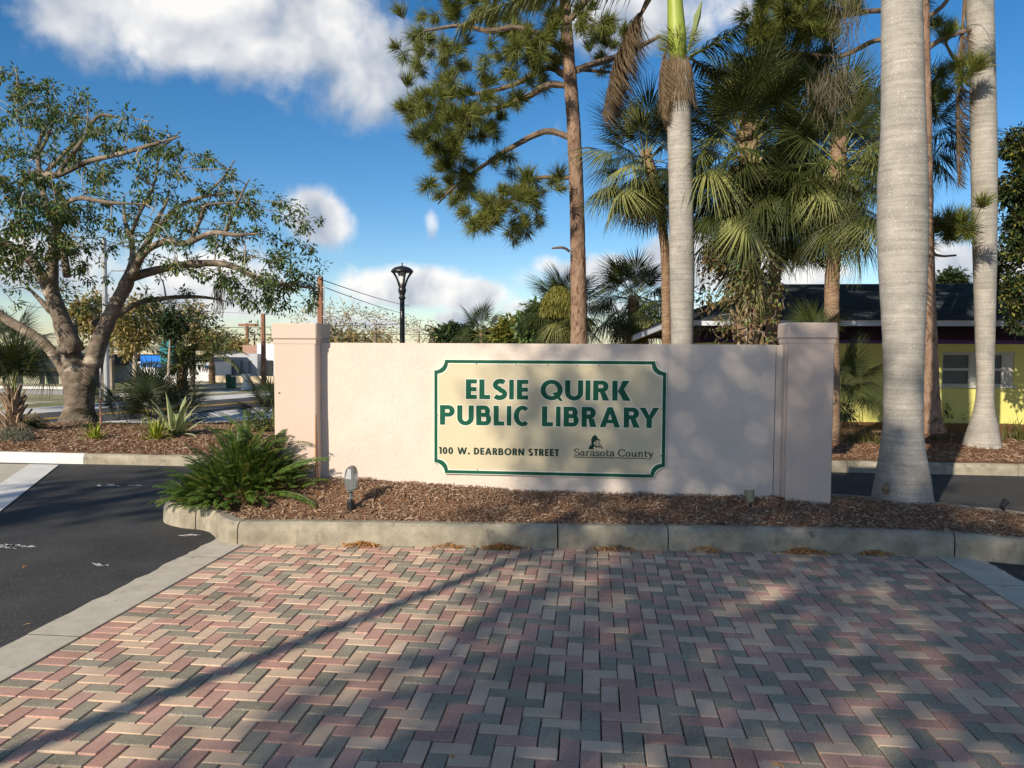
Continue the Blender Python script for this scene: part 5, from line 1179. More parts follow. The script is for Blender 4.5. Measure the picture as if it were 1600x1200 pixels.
pine('slash_pine', 'rough barked pine half hidden behind the thick palm trunk, dark branches reaching right',
     [(1440, -160, 6), (1444, 0, 8), (1447, 200, 9.5), (1450, 400, 10.5), (1453, 540, 12.5), (1455, 640, 16), (1456, 676, 24)], 13.4,
     [[(1446, 78, 5), (1470, 62, 4.5), (1490, 55, 4), (1503, 50, 3.5), (1540, 40, 2)], [(1490, 55, 3), (1478, 66, 2.6), (1490, 90, 2.2), (1500, 110, 1.6)], [(1445, 30, 4.5), (1472, 10, 3.8), (1490, -15, 3)],
      [(1445, 60, 5), (1380, 52, 4.5, .3), (1330, 70, 3.8, .5), (1270, 62, 3, .6), (1200, 50, 2, .8)], [(1445, 20, 5), (1370, 5, 4.4, .3), (1290, 10, 3.6, .6), (1210, 20, 2, .8)], [(1448, 180, 4), (1400, 190, 3.4, .4), (1360, 225, 3, .6), (1310, 270, 2, .8)],
      [(1448, 240, 4), (1400, 262, 3.4, .6), (1355, 300, 2.6, .8), (1300, 330, 1.6, .9)], [(1451, 330, 4), (1462, 350, 3), (1478, 356, 2)], [(1452, 395, 3), (1472, 400, 2.2), (1494, 399, 1.8)], [(1449, 210, 3), (1420, 190, 2.4, .3), (1350, 185, 1.6, .5)]],
     [([(1165, -20), (1172, 60), (1215, 78), (1300, 66), (1330, 40), (1320, -20)], 75, .6), ([(1170, 40), (1180, 75), (1230, 80), (1240, 45)], 30, .6), ([(1462, 340), (1465, 385), (1498, 370), (1492, 338)], 16, 0), ([(1470, 100), (1465, 150), (1495, 160), (1500, 110)], 18, .4), ([(1455, 90), (1452, 40), (1475, 30), (1480, 60)], 6, .4),
      ([(1330, -160), (1330, -20), (1500, -20), (1500, -160)], 50, .3), ([(1226, 380), (1222, 425), (1262, 420), (1268, 390)], 14, .8)],
     0, 165, 23, M['needles'])
tr_ = MB()
r = np.random.default_rng(9)

# ================================================================== CABBAGE PALMS
def sabal(label, trunk, Y, seed, n=36, s=1.0, lime=.1, dead=4, nboot=0, lo=-72, group='cabbage palms behind the sign wall', zb=None, hi=82, cat='palm tree', skirt=.3):
    rg = random.Random(seed); r = np.random.default_rng(seed); P, Rr = pxl(trunk, Y)
    root = empty('cabbage_palm', (P[-1][0], Y, P[-1][2] if zb is None else zb), label, cat, group)
    mb = MB(); limb(mb, P[::-1], Rr[::-1], 8, 12, .06, r); mb.build('trunk', M['trunk_sabal'], root, smooth=True)
    if nboot: boots(root, P[::-1], Rr[::-1], nboot, rg, s=Y / 13)
    fan_crown(root, P[0], n, rg, s, lime, dead, lo, hi=hi, skirt=skirt); return root, P
sabal('leafy cabbage palm whose crown touches the pine trunk, its own trunk beside the pale palm', [(1008, 235, 8), (1026, 300, 8), (1038, 380, 7.5), (1041, 460, 7.5), (1042, 540, 8), (1043, 690, 10)], 14.2, 31, 56, .80, .28, 7, skirt=.9)
S2, P2 = sabal('shaggy dark cabbage palm with vines up its thick trunk, right of the pale palm', [(1168, 190, 13), (1170, 300, 15), (1170, 400, 19), (1168, 500, 19), (1166, 600, 18), (1165, 690, 20)], 13.0, 32, 112, .90, .16, 14, 110, lo=-84, skirt=2.1)
S3, P3 = sabal('cabbage palm with lime green drooping fans above the right pillar', [(1312, 215, 13), (1308, 300, 13), (1303, 390, 12.5), (1300, 450, 12), (1299, 520, 13), (1298, 690, 16)], 12.2, 33, 62, .84, .30, 6, skirt=1.4)
S3b, _ = sabal('dense cabbage palm crown filling the gap between the vine palm and the lime palm', [(1235, 165, 10), (1222, 260, 10), (1212, 400, 10), (1206, 540, 11), (1204, 690, 12)], 15.0, 34, 66, .92, .10, 4, skirt=1.8)
S6, _ = sabal('cabbage palm mostly hidden behind the thick pale trunk, fans showing on its right', [(1425, 215, 10), (1420, 300, 10), (1416, 450, 10), (1414, 690, 12)], 15.2, 36, 26, .85, .06, 2, lo=-50)
rg = random.Random(5)
for px, py, az, el, s_ in ((1303, 200, 190, -62, 1.0), (1330, 195, 330, -58, 1.0), (1262, 235, 200, -70, .85), (1318, 292, 300, -72, .98), (1280, 255, 230, -76, .8), (1340, 300, 320, -78, .95)):
    inst('frond', rg.choice(FAN['l_hang']), S3, frame(R(az), R(el), rg.uniform(-.2, .2), at(px, py, 12.0), s_ * .8))
for px, py, az, el, s_ in ((1150, 250, 200, -70, .9), (1190, 262, 300, -74, .9), (1128, 200, 190, -50, 1.0)):
    inst('frond', rg.choice(FAN['l_hang']), S2, frame(R(az), R(el), rg.uniform(-.2, .2), at(px, py, 12.7), s_ * .8))
sabal('small round cabbage palm draped in yellow green vine, behind the pine trunk', [(885, 478, 9), (886, 520, 9), (887, 600, 10)], 24, 41, 46, 1.0, .35, 6, lo=-80, group='far cabbage palms over the wall', zb=0)
sabal('spiky far cabbage palm between the pine trunk and the pale palm', [(990, 462, 9), (990, 520, 9), (990, 600, 10)], 23, 42, 46, 1.02, .22, 6, lo=-70, group='far cabbage palms over the wall', zb=0)
# green vine draped over the round one
r = np.random.default_rng(51); n = 5200; d = sph(r, n); d[:, 2] = np.abs(d[:, 2]) * 1.1 - .35; c = np.array(at(872, 478, 23.3)); mb = MB()
pos = c + d * np.array([.55, .5, .8]) * r.uniform(.75, 1.05, (n, 1)); mb.leaves(pos, np.stack([r.normal(0, .2, n), r.normal(0, .2, n), -np.ones(n)], 1), r.normal(size=(n, 3)), r.uniform(.08, .2, n), .03)
tag(mb.build('vine', M['leaf_yellow']), 'yellow green vine hanging over the small round palm by the pine', 'vine')
# dry vine climbing the shaggy palm's trunk
r = np.random.default_rng(52); root = empty('vine', (P2[-1][0], 12.7, .2), 'half dry brown vine tangled round the shaggy palm trunk', 'vine')
tb = MB(); nodes = limb(tb, [tuple(at(1166, py, 12.75)) for py in (540, 470, 410, 350)], [.02, .016, .012, .01], 8, 5, .1, r)
tips = np.concatenate([in_poly_tips([(1095, 400), (1085, 530), (1215, 535), (1222, 440), (1190, 360), (1150, 370)], 150, 12.7, .22, r), in_poly_tips([(1100, 385), (1110, 420), (1150, 430), (1150, 370)], 30, 12.7, .15, r)])
dirs = grow(tb, nodes, tips, r, .004, .006, -.1, .16, 4, maxr=.014); tb.build('stems', M['far_bark'], root)
lb = MB(); leaf_cluster(lb, dirs, r, 5, .09, .06, .11, .62, .8); lb.build('leaves', M['leaf_brown'], root)
lb = MB(); leaf_cluster(lb, dirs, r, 5, .10, .06, .10, .62, .8, keep=.35); lb.build('green_leaves', M['leaf_tree'], root)
# moss-like strands caught in the lime palm's crown
n = 420; c = np.array(at(1303, 130, 11.7)); r = np.random.default_rng(53); mb = MB(); pos = c + r.normal(0, 1, (n, 3)) * np.array([.16, .14, .22]); mb.leaves(pos, np.stack([r.normal(0, .35, n), r.normal(0, .35, n), -np.ones(n)], 1), r.normal(size=(n, 3)), r.uniform(.15, .4, n), .010); tag(mb.build('dead_flower_stalks', M['twine'], S3), kind='stuff')
n = 260; c = np.array(at(1325, 20, 11.9)); pos = c + r.normal(0, 1, (n, 3)) * np.array([.12, .12, .32]); mb = MB(); mb.leaves(pos, np.stack([r.normal(0, .3, n), r.normal(0, .3, n), -np.ones(n)], 1), r.normal(size=(n, 3)), r.uniform(.15, .4, n), .010); tag(mb.build('hanging_moss', M['twine'], S3), kind='stuff')

# ================================================================== THE BIG SPREADING TREE
YT = 15.4
r = np.random.default_rng(61); P, Rr = pxl([(122, 668, 25), (122, 650, 23.5), (124, 625, 23.5), (124.5, 600, 25.5), (125, 580, 25), (125, 562, 8)], YT)
tree = empty('spreading_tree', (P[0][0], YT, .2), 'big spreading grey barked tree with sparse leaves on the mulch bed', 'tree')
tb = MB()
sides = 24; a = np.arange(sides) * 2 * pi / sides; Q = spline([tuple(p) + (q,) for p, q in zip(P, Rr)], 7); V = []
for q in Q:
    h = q[2] - .2; fl_ = max(0, 1 - h / .42) ** 2; rd = q[3] * (1 + fl_ * (.42 + .38 * np.maximum(0, np.sin(4 * a + 2.6))) + .05 * np.sin(3 * a + h * 2) + .03 * np.sin(7 * a - h * 3)); V.append(np.stack([q[0] + rd * np.cos(a), q[1] + rd * np.sin(a), np.full(sides, q[2] - (.15 if h < .05 else 0))], 1))
tb.add(np.concatenate(V), [(i * sides + k, i * sides + (k + 1) % sides, (i + 1) * sides + (k + 1) % sides, (i + 1) * sides + k) for i in range(len(Q) - 1) for k in range(sides)])
limbs = [
 [(114, 612, 19), (96, 570, 14.5), (68, 536, 13), (35, 514, 12), (-5, 488, 11), (-60, 430, 9), (-120, 340, 7)],
 [(118, 575, 27), (104, 530, 22), (92, 490, 19), (78, 455, 17), (62, 425, 14), (35, 395, 11), (-10, 370, 9), (-60, 330, 6)],
 [(100, 520, 11, .3), (84, 505, 10, .6), (60, 496, 9, .8), (30, 485, 8, 1.0), (0, 468, 7, 1.3), (-50, 430, 5, 1.6)],
 [(122, 550, 24, -.1), (96, 470, 17, -.2), (92, 430, 14, -.2), (103, 365, 11, -.3), (122, 325, 8.5, -.4), (90, 283, 7.5, -.5)],
 [(90, 430, 10, .3), (70, 370, 9, .5), (45, 320, 8, .6), (20, 260, 7, .8), (10, 200, 5, 1), (35, 140, 3, 1.1)],
 [(138, 600, 27), (150, 550, 22), (165, 510, 18.5), (184, 470, 16), (200, 440, 15), (208, 425, 13)],
 [(204, 436, 13), (214, 405, 8.5), (220, 380, 7.5, .2), (226, 345, 6.5, .4), (240, 300, 5, .6)],
 [(206, 434, 12), (228, 414, 9, -.3), (255, 397, 8, -.6), (290, 386, 7.5, -.8), (330, 390, 6.5, -1), (372, 376, 5.5, -1.1), (410, 380, 4, -1.2), (446, 378, 2.5, -1.2)],
 [(208, 432, 12), (240, 418, 9.5, .3), (275, 409, 9, .5), (322, 407, 8, .6), (358, 418, 7, .7), (386, 436, 5.5, .8), (425, 440, 4, .9), (468, 446, 2.4, 1)],
 [(190, 446, 9), (184, 420, 8, .4), (181, 392, 7.5, .6), (168, 362, 6.5, .8), (150, 330, 5, 1), (140, 290, 4, 1.2)],
 [(56, 294, 9, -.4), (81, 279, 8.5, -.5), (120, 283, 7.5, -.6), (175, 267, 6, -.8), (237, 258, 5, -1), (283, 248, 4, -1.1), (330, 238, 2.5, -1.2)],
 [(120, 282, 6, -.6), (150, 225, 5, -.4), (165, 185, 4, -.2), (205, 190, 2.5, -.1)], [(25, 262, 6, .8), (60, 240, 5.5, .6), (100, 215, 4.5, .4), (160, 200, 3, .2)], [(10, 230, 5, .9), (30, 190, 4, .9), (42, 150, 3, .8)],
 [(226, 360, 5.5, .3), (260, 320, 4.6, .4), (300, 300, 4, .5), (360, 290, 3, .6)], [(330, 392, 5, -.9), (345, 350, 4, -.8), (350, 330, 3, -.7), (400, 325, 2, -.6)], [(390, 378, 4, -1.1), (410, 340, 3, -1.2), (430, 300, 2, -1.2)],
 [(100, 505, 10, .9), (125, 492, 8, 1.2), (150, 468, 7, 1.5), (190, 458, 6, 1.7), (240, 455, 4.5, 1.9), (285, 462, 3, 2)], [(207, 205, 3, .2), (235, 220, 3, .4), (262, 195, 1.4, .5)], [(300, 300, 3, .5), (330, 270, 2.4, .5), (350, 240, 1.4, .5)],
 [(320, 408, 4, .6), (325, 440, 2, .6)], [(103, 365, 8, -.3), (140, 345, 6, -1), (190, 330, 5, -1.4), (250, 340, 4, -1.7), (310, 345, 3, -1.9)], [(168, 362, 5, .8), (200, 330, 4, .4), (240, 290, 3, 0), (250, 235, 2, 0)]]
nodes = []
for lb_ in limbs:
    Pq, Rq = pxl(lb_, YT); Rq = [q * .73 for q in Rq]; Rq[-1] = .012; nodes += limb(tb, Pq, Rq, 5, 10, .05, r)
# the knot on the trunk
kn = at(93, 549, YT - .36); tb.tube([kn + Vector((.12, .14, -.02)), kn + Vector((.02, .03, 0)), kn + Vector((-.03, -.03, .0)), kn + Vector((-.035, -.045, 0))], [.075, .07, .055, .022], 12, jit=.1, rng=r)
tb.build('trunk', M['grey_bark'], tree, smooth=True)
crown = [(-140, 200), (-60, 130), (0, 125), (40, 103), (75, 118), (90, 150), (130, 165), (180, 185), (225, 172), (240, 205), (262, 235), (310, 222), (340, 245), (345, 285), (400, 300), (440, 298), (455, 330), (450, 372), (478, 420), (472, 462), (420, 478), (380, 470), (300, 430), (250, 425), (180, 440), (60, 420), (-140, 480)]
tips = np.concatenate([in_poly_tips(crown, 560, YT, 1.6, r, .14), in_poly_tips([(360, 430), (365, 480), (425, 487), (480, 462), (482, 415), (410, 430)], 38, YT + .8, .4, r, .1), in_poly_tips([(100, 445), (105, 500), (200, 520), (290, 505), (300, 455), (200, 440)], 26, YT + 1.6, .5, r, .1),
                       in_poly_tips([(-40, 260), (-40, 430), (70, 420), (95, 340), (40, 270)], 120, YT - 1.6, .5, r, .12), in_poly_tips([(-220, 120), (-220, 430), (-30, 420), (10, 300), (-80, 120)], 60, YT - 2.9, .7, r, .14), in_poly_tips([(0, 130), (10, 200), (70, 215), (130, 200), (140, 175), (80, 125), (40, 105)], 42, YT + .6, .5, r, .12)])
bb = MB(); dirs = grow(bb, nodes, tips, r, .009, .020, .10, .15, 5, maxr=.06); tag(bb.build('branches', M['far_bark'], tree, smooth=True), kind='stuff')
lb = MB(); leaf_cluster(lb, dirs, r, 36, .15, .07, .13, .42, .6, keep=.80); lb.build('crown', M['leaf_tree'], tree)
lb = MB(); leaf_cluster(lb, dirs, r, 18, .13, .07, .125, .40, .5, keep=.40); lb.build('yellow_green_sprays', M['leaf_yellow'], tree)  # yellow-green leaves at a random share of the twig ends
lb = MB(); n = 260; hang = np.array(at(342, 452, YT + .5)); pos = hang + r.normal(0, 1, (n, 3)) * np.array([.07, .07, .22]); lb.leaves(pos, np.stack([r.normal(0, .2, n), r.normal(0, .2, n), -np.ones(n)], 1), r.normal(size=(n, 3)), r.uniform(.1, .3, n), .012); tag(lb.build('hanging_moss', M['twine'], tree), kind='stuff')

# ================================================================== OTHER TREES
def leafy(name, label, px, Y, crowns, ntip, nleaf, L0, L1, mleaf, mbark, seed, trunk_px=5, spread=.3, cat='tree', group=None, keep=1.0, basez=0, wr=.45, m2=None, fork=.45, rtip=.008, thick=.012, bare=False, maxr=.09):
    r = np.random.default_rng(seed); k = Y / FPX; b0 = at(px, 545, Y); root = empty(name, (b0.x, Y, basez), label, cat, group); tips = []
    for cx, cy, rx, ry in crowns:
        c = np.array(at(cx, cy, Y)); n = max(4, int(ntip * rx * ry / sum(q[2] * q[3] for q in crowns))); d = sph(r, n) * (r.uniform(.25, 1, (n, 1)) ** .5); d *= (1 + .18 * np.sin(d[:, :1] * 5 + seed) + .12 * np.sin(d[:, 2:] * 7)); tips.append(c + d * np.array([rx * k, rx * k * .8, ry * k]))
    tips = np.concatenate(tips); cen_ = tips.mean(0); top = at(crowns[0][0], crowns[0][1], Y)
    tb = MB(); P = [(b0.x, Y, basez - .1), (b0.x + (cen_[0] - b0.x) * .15, Y, basez + (top.z - basez) * .4), (b0.x + (cen_[0] - b0.x) * .6, Y, basez + (top.z - basez) * .8), (cen_[0], Y, top.z)]; nodes = limb(tb, P, [trunk_px * k, trunk_px * k * .8, trunk_px * k * .5, trunk_px * k * .25], 6, 9, .08, r)
    nodes = nodes[int(len(nodes) * fork):]; tb.build('trunk', mbark, root, smooth=True); bb = MB(); dirs = grow(bb, nodes, tips, r, rtip, thick, .10, .12, 4, maxr=maxr, outward=cen_ if bare else None); tag(bb.build('branches', mbark, root), kind='stuff')
    lb = MB(); leaf_cluster(lb, dirs, r, nleaf, spread, L0, L1, wr, .3, keep=keep); lb.build('crown', mleaf, root)
    if m2 is not None: lb = MB(); leaf_cluster(lb, dirs, r, max(2, nleaf // 2), spread, L0, L1, wr, .3, keep=.5); lb.build('pale_sprays', m2, root)
    return root
G1 = 'scrubby trees across the road'
leafy('ochre_tree', 'ochre leaved tree with pale twisting limbs just right of the big trunk', 160, 29, [(150, 490, 42, 36), (120, 500, 30, 30)], 150, 16, .12, .26, M['leaf_ochre'], M['far_bark'], 71, 5, .34, group=G1, m2=M['leaf_yellow'], keep=.85)
leafy('ochre_tree', 'tallest ochre leaved tree, pale limbs above the blue awning', 210, 27, [(222, 500, 50, 42), (200, 520, 36, 36)], 200, 16, .12, .26, M['leaf_ochre'], M['far_bark'], 72, 5, .34, group=G1, m2=M['leaf_yellow'], keep=.8)
leafy('ochre_tree', 'thin ochre tree between the teal sign and the slim rust brown pole', 300, 31, [(300, 500, 36, 34), (330, 530, 34, 20)], 150, 14, .12, .26, M['leaf_ochre'], M['far_bark'], 73, 4, .32, group=G1, m2=M['leaf_tree'], keep=.65)
leafy('dark_tree', 'small dark leaved tree hanging over the teal sign', 262, 25, [(266, 508, 26, 22)], 60, 22, .12, .24, M['leaf_dark'], M['far_bark'], 74, 3, .26, group=G1)
leafy('green_tree', 'low green tree far behind the grey building', 350, 56, [(352, 540, 26, 14), (330, 545, 26, 14)], 60, 20, .3, .6, M['leaf_tree'], M['far_bark'], 75, 3, .7)
leafy('bare_tree', 'far thin pine-like bare tree above the brown slatted screen', 397, 58, [(398, 518, 15, 20)], 40, 3, .2, .4, M['leaf_dark'], M['pine_twig'], 76, 2, .3, keep=.5)
leafy('green_tree', 'brownish green tree beside the brown slatted screen', 372, 54, [(372, 548, 14, 12)], 40, 18, .25, .5, M['leaf_ochre'], M['far_bark'], 77, 2, .5)
G2 = 'bare trees over the left half of the wall'
leafy('bare_tree', 'leftmost bare winter tree, spreading behind the wooden pole', 500, 42, [(490, 505, 46, 34), (530, 500, 36, 36)], 210, 3, .12, .25, M['leaf_ochre'], M['far_bark'], 78, 5, .3, group=G2, keep=.6, bare=True, fork=.3, rtip=.016, thick=.014)
leafy('bare_tree', 'widest bare winter tree just left of the lamp post', 585, 44, [(570, 505, 44, 36), (610, 515, 50, 26)], 230, 3, .12, .25, M['leaf_ochre'], M['far_bark'], 79, 5, .3, group=G2, keep=.5, bare=True, fork=.3, rtip=.016, thick=.014)
leafy('bare_tree', 'small bare winter tree right of the lamp post', 655, 48, [(655, 515, 30, 22)], 90, 3, .12, .25, M['leaf_ochre'], M['far_bark'], 80, 3, .3, group=G2, keep=.5, bare=True, fork=.3, rtip=.016, thick=.014)
leafy('green_tree', 'low dull green tree seen over the wall near the lamp post', 480, 60, [(480, 530, 60, 10), (560, 533, 70, 8)], 90, 20, .3, .6, M['leaf_ochre'], M['far_bark'], 81, 3, .7, m2=M['leaf_tree'])
leafy('green_tree', 'dark rounded tree seen over the wall between lamp post and far palms', 712, 60, [(710, 528, 32, 13)], 90, 26, .3, .6, M['leaf_dark'], M['far_bark'], 82, 3, .7, m2=M['leaf_tree'])
sabal('far small dark palm top peeking over the wall', [(752, 518, 3), (752, 545, 3)], 55, 83, 26, 1.5, .0, 3, lo=-60, group=None, zb=0)
leafy('green_tree', 'dull bushy tree just left of the far dark palm top', 735, 58, [(738, 530, 24, 12), (775, 536, 20, 8)], 70, 26, .3, .6, M['leaf_dark'], M['far_bark'], 84, 3, .7)
leafy('yellow_tree', 'small yellow green tree left of the round palm', 802, 40, [(802, 518, 20, 17), (790, 530, 22, 12)], 110, 26, .2, .45, M['leaf_yellow'], M['far_bark'], 85, 3, .5, m2=M['leaf_tree'])
leafy('green_tree', 'dark green tree leaning on the left of the round palm', 838, 30, [(836, 512, 20, 24), (850, 495, 18, 20)], 110, 26, .15, .35, M['leaf_tree'], M['far_bark'], 86, 3, .35, m2=M['leaf_dark'])
leafy('cedar_tree', 'dense dark cedar at the edge beyond the second palm', 1640, 14.5, [(1612, 300, 48, 40), (1600, 235, 32, 34), (1618, 400, 58, 42), (1660, 300, 60, 90), (1592, 355, 26, 26), (1606, 470, 40, 50)], 420, 46, .05, .12, M['leaf_dark'], M['pine_bark'], 87, 14, .15, cat='tree', m2=M['leaf_yellow'], wr=.5)
leafy('far_tree', 'tiny treetop showing over the library roof ridge', 1486, 60, [(1486, 440, 22, 8)], 40, 24, .3, .6, M['leaf_dark'], M['far_bark'], 88, 3, .6)
# a feather palm pair across the road
for px, py, Y, sd_, lab, fr_ in ((284, 572, 30, 1, 'stocky green feather palm in front of the white building', RFG), (331, 556, 36, 2, 'feather palm with yellowing fronds before the grey building', RF)):
    c = at(px, py, Y); root = empty('feather_palm', (c.x, Y, 0), lab, 'palm tree', 'feather palms across the road'); rg = random.Random(sd_); mb = MB(); r_ = (9 if sd_ == 1 else 5) * Y / FPX
    mb.tube([(c.x, Y, -.1), (c.x, Y, c.z * .5), (c.x, Y, c.z)], [r_, r_ * .9, r_ * .6], 10); mb.build('trunk', M['trunk_sabal'], root, smooth=True)
    for i in range(16):
        el = R(80 - 90 * i / 16); inst('frond', rg.choice(fr_), root, frame(i * 2.4, el, rg.uniform(-.3, .3), (c.x, Y, c.z), (1.5 if fr_ is RFG else .55) * rg.uniform(.85, 1.1)))
    if sd_ == 2:
        for i in range(7): inst('dead_frond', rg.choice(RFD), root, frame(i * 1.7, R(-82), 0, (c.x, Y, c.z - .1), .95))

# ------------------------------------------------------------------ trees behind the viewpoint that shade the crossing and the wall
LH = Vector((LIGHT.x, LIGHT.y, 0)).normalized(); PH = Vector((LH.y, -LH.x, 0))
def uv(u, v, z): q = PH * u + LH * v; return Vector((q.x, q.y, z))
def shade_tree(label, u, v, blobs, ntip, nleaf, seed, spread=.5, L0=.18, L1=.34, m=None):
    r = np.random.default_rng(seed); b = uv(u, v, 0); root = empty('oak_tree', b, label, 'tree', 'oaks behind the viewpoint'); tips = []
    tot = sum(q[3] ** 2 for q in blobs)
    for bu, bv, bz, br in blobs:
        n = int(ntip * br * br / tot); d = sph(r, n) * r.uniform(.3, 1, (n, 1)) ** .45 * br; tips.append(np.array(uv(bu, bv, bz)) + d * np.array([1, 1, .85]))
    tips = np.concatenate(tips); tb = MB(); t0 = uv(sum(q[0] for q in blobs) / len(blobs), v, min(q[2] for q in blobs)); nodes = limb(tb, [b - Vector((0, 0, .1)), b.lerp(t0, .5), t0, t0 + Vector((0, 0, 3))], [.32, .26, .2, .08], 8, 10, .06, r); tb.build('trunk', M['grey_bark'], root, smooth=True)
    bb = MB(); dirs = grow(bb, nodes[10:], tips, r, .01, .02, .1, .1, 5, maxr=.1); tag(bb.build('branches', M['grey_bark'], root), kind='stuff')
    lb = MB(); leaf_cluster(lb, dirs, r, nleaf, spread, L0, L1, .5, .3); lb.build('crown', M['leaf_tree'], root); return root
SHADE = True
if SHADE:
    shade_tree('broad oak behind the viewpoint shading the sign wall and the middle of the crossing', -1.9, -13, [(-2.25, -13, 11.9, 1.1), (-1.7, -12.8, 10.7, 1.15), (-2.5, -13, 9.4, .95), (-1.9, -13, 8.1, 1.2), (-.9, -13.2, 11.1, .8), (-1.2, -13, 6.9, .9), (-3.55, -13, 11.3, .95)], 260, 18, 201)
    shade_tree('second oak behind the viewpoint shading the right of the crossing', .6, -12, [(-.6, -12.4, 9.9, 1.2), (-.4, -12.2, 8.4, 1.3), (.8, -12, 10.0, 1.2), (1.0, -12, 8.4, 1.3), (.2, -12, 7.0, 1.1), (2.2, -12, 8.8, 1.4)], 250, 17, 202)
    shade_tree('thin oak behind the viewpoint streaking the left lane with shade', -8.6, -14, [(-8.9, -14, 8.9, .7), (-7.9, -14, 10.3, .6), (-10.2, -14, 9.6, .7)], 34, 18, 203)
    # slim leaning palm whose trunk throws the long thin line across the bricks
    bp, tp_ = uv(-3.76, -6.5, 0), uv(-3.62, -6.0, 6.6); rg = random.Random(8)
    root = empty('cabbage_palm', bp, 'slim tall palm behind the viewpoint throwing the long trunk shadow', 'palm tree'); mb = MB()
    mb.tube(spline([bp - Vector((0, 0, .1)), uv(-3.80, -6.4, 2.2), uv(-3.74, -6.2, 4.5), tp_], 8), .075, 10); mb.build('trunk', M['trunk_sabal'], root, smooth=True); fan_crown(root, tp_ + Vector((0, 0, .2)), 15, rg, .85, .1, 1)

# ================================================================== LOW PLANTING
def pin_frond(name, L, n, ll, w, seed, m, droop=.9, vee=.35):
    r = np.random.default_rng(seed); mb = MB(); s = np.linspace(0, 1, 9); ang = .15 - droop * s ** 1.4; P = np.zeros((9, 3)); st = L / 8
    for i in range(1, 9): P[i] = P[i - 1] + st * np.array([cos(ang[i]), 0, sin(ang[i])])
    mb.tube(P, np.linspace(.005, .0022, 9), 4, 0); pos = []; dr = []; nm = []; LL = []
    for k in range(n):
        t = .14 + .86 * k / n; f = t * 8; i = min(int(f), 7); p = P[i] + (P[i + 1] - P[i]) * (f - i); T = unit(P[i + 1] - P[i])
        for sg in (-1, 1):
            d = unit(T * .62 + np.array([0, sg, 0]) * .75 + np.cross(T, np.array([0, -1, 0])) * vee + r.normal(0, .07, 3)); pos.append(p); dr.append(d); nm.append(np.cross(T, np.array([0, -1., 0])) + r.normal(0, .15, 3)); LL.append(ll * (.65 + .35 * sin(pi * t ** .8)) * r.uniform(.9, 1.1))
    mb.leaves(pos, dr, nm, np.array(LL), w, 0, fold=.15, wide=.5); o = mb.build(name, m); d = o.data; bpy.data.objects.remove(o); return d
CF = [pin_frond('frond', L, n, 0.085, .017, s, M['coontie'], dr_) for L, n, s, dr_ in ((.62, 32, 1, .9), (.54, 30, 2, 1.2), (.70, 35, 3, .7), (.58, 31, 4, 1.0))]
CO = [pin_frond('frond', .6, 24, 0.085, .017, 7, M['coontie_olive'], 1.0)]
rg = random.Random(91)
def coontie(cx, cy, n, rad, label, h=1.0, olive=.15, name='coontie_bush'):
    z = float(zmulch(cx, cy)[0]); root = empty(name, (cx, cy, z), label, 'bush')
    for i in range(n):
        f = (i + .5) / n; az = i * 2.39996 + rg.uniform(-.3, .3); el = R(86 - 76 * f ** .8 + rg.uniform(-10, 10)); rr = rad * f ** .6 * rg.uniform(.2, .75)
        x, y = cx + cos(az) * rr, cy + sin(az) * rr * .8
        inst('frond', rg.choice(CO if rg.random() < olive else CF), root, frame(az + rg.uniform(-.4, .4), el, rg.uniform(-.4, .4), (x, y, z + rg.uniform(-.03, .16) * h * (1 - f)), h * rg.uniform(.8, 1.15)))
    return root
c1 = gnd(345, 806, .25)
cb = empty('coontie_bush', (-3.66, 7.66, .22), 'dense dark green coontie bush before the left pillar', 'bush')
for i in range(560):
    f = sqrt((i + .5) / 560); az = i * 2.39996 + rg.uniform(-.3, .3); x, y = -3.66 + cos(az) * .58 * f, 7.66 + sin(az) * .38 * f
    el = R(88 - 62 * f ** 1.3 + rg.uniform(-14, 14)); zz = float(zmulch(x, y)[0]) if f < .9 else .2
    inst('frond', rg.choice(CO if rg.random() < (.22 if cos(az) > .3 else .06) else CF), cb, frame(az + rg.uniform(-.6, .6), el, rg.uniform(-.5, .5), (x, y, zz + rg.uniform(0, .46) * (1 - f * .8)), rg.uniform(.42, .68)))
g2 = at(415, 690, 7.95)
for i in range(40):      # taller olive fronds against the pillar
    az = rg.uniform(0, 2 * pi); zf = .32 + rg.uniform(0, .42)
    inst('frond', rg.choice(CO + CF), cb, frame(az, R(rg.uniform(15, 80)), rg.uniform(-.4, .4), (at(405, 700, 7.75).x + rg.uniform(-.22, .08), 7.72 + rg.uniform(-.1, .22), zf), rg.uniform(.7, 1.0)))
inst('frond', CF[2], cb, frame(R(-8), R(28), .5, at(425, 744, 7.45), .95)); inst('frond', CF[0], cb, frame(R(-20), R(8), .3, at(420, 770, 7.35), .95)); inst('frond', CO[0], cb, frame(R(10), R(10), .2, at(415, 782, 7.4), .9)); inst('frond', CF[1], cb, frame(R(-30), R(-2), .2, at(412, 792, 7.3), .9))

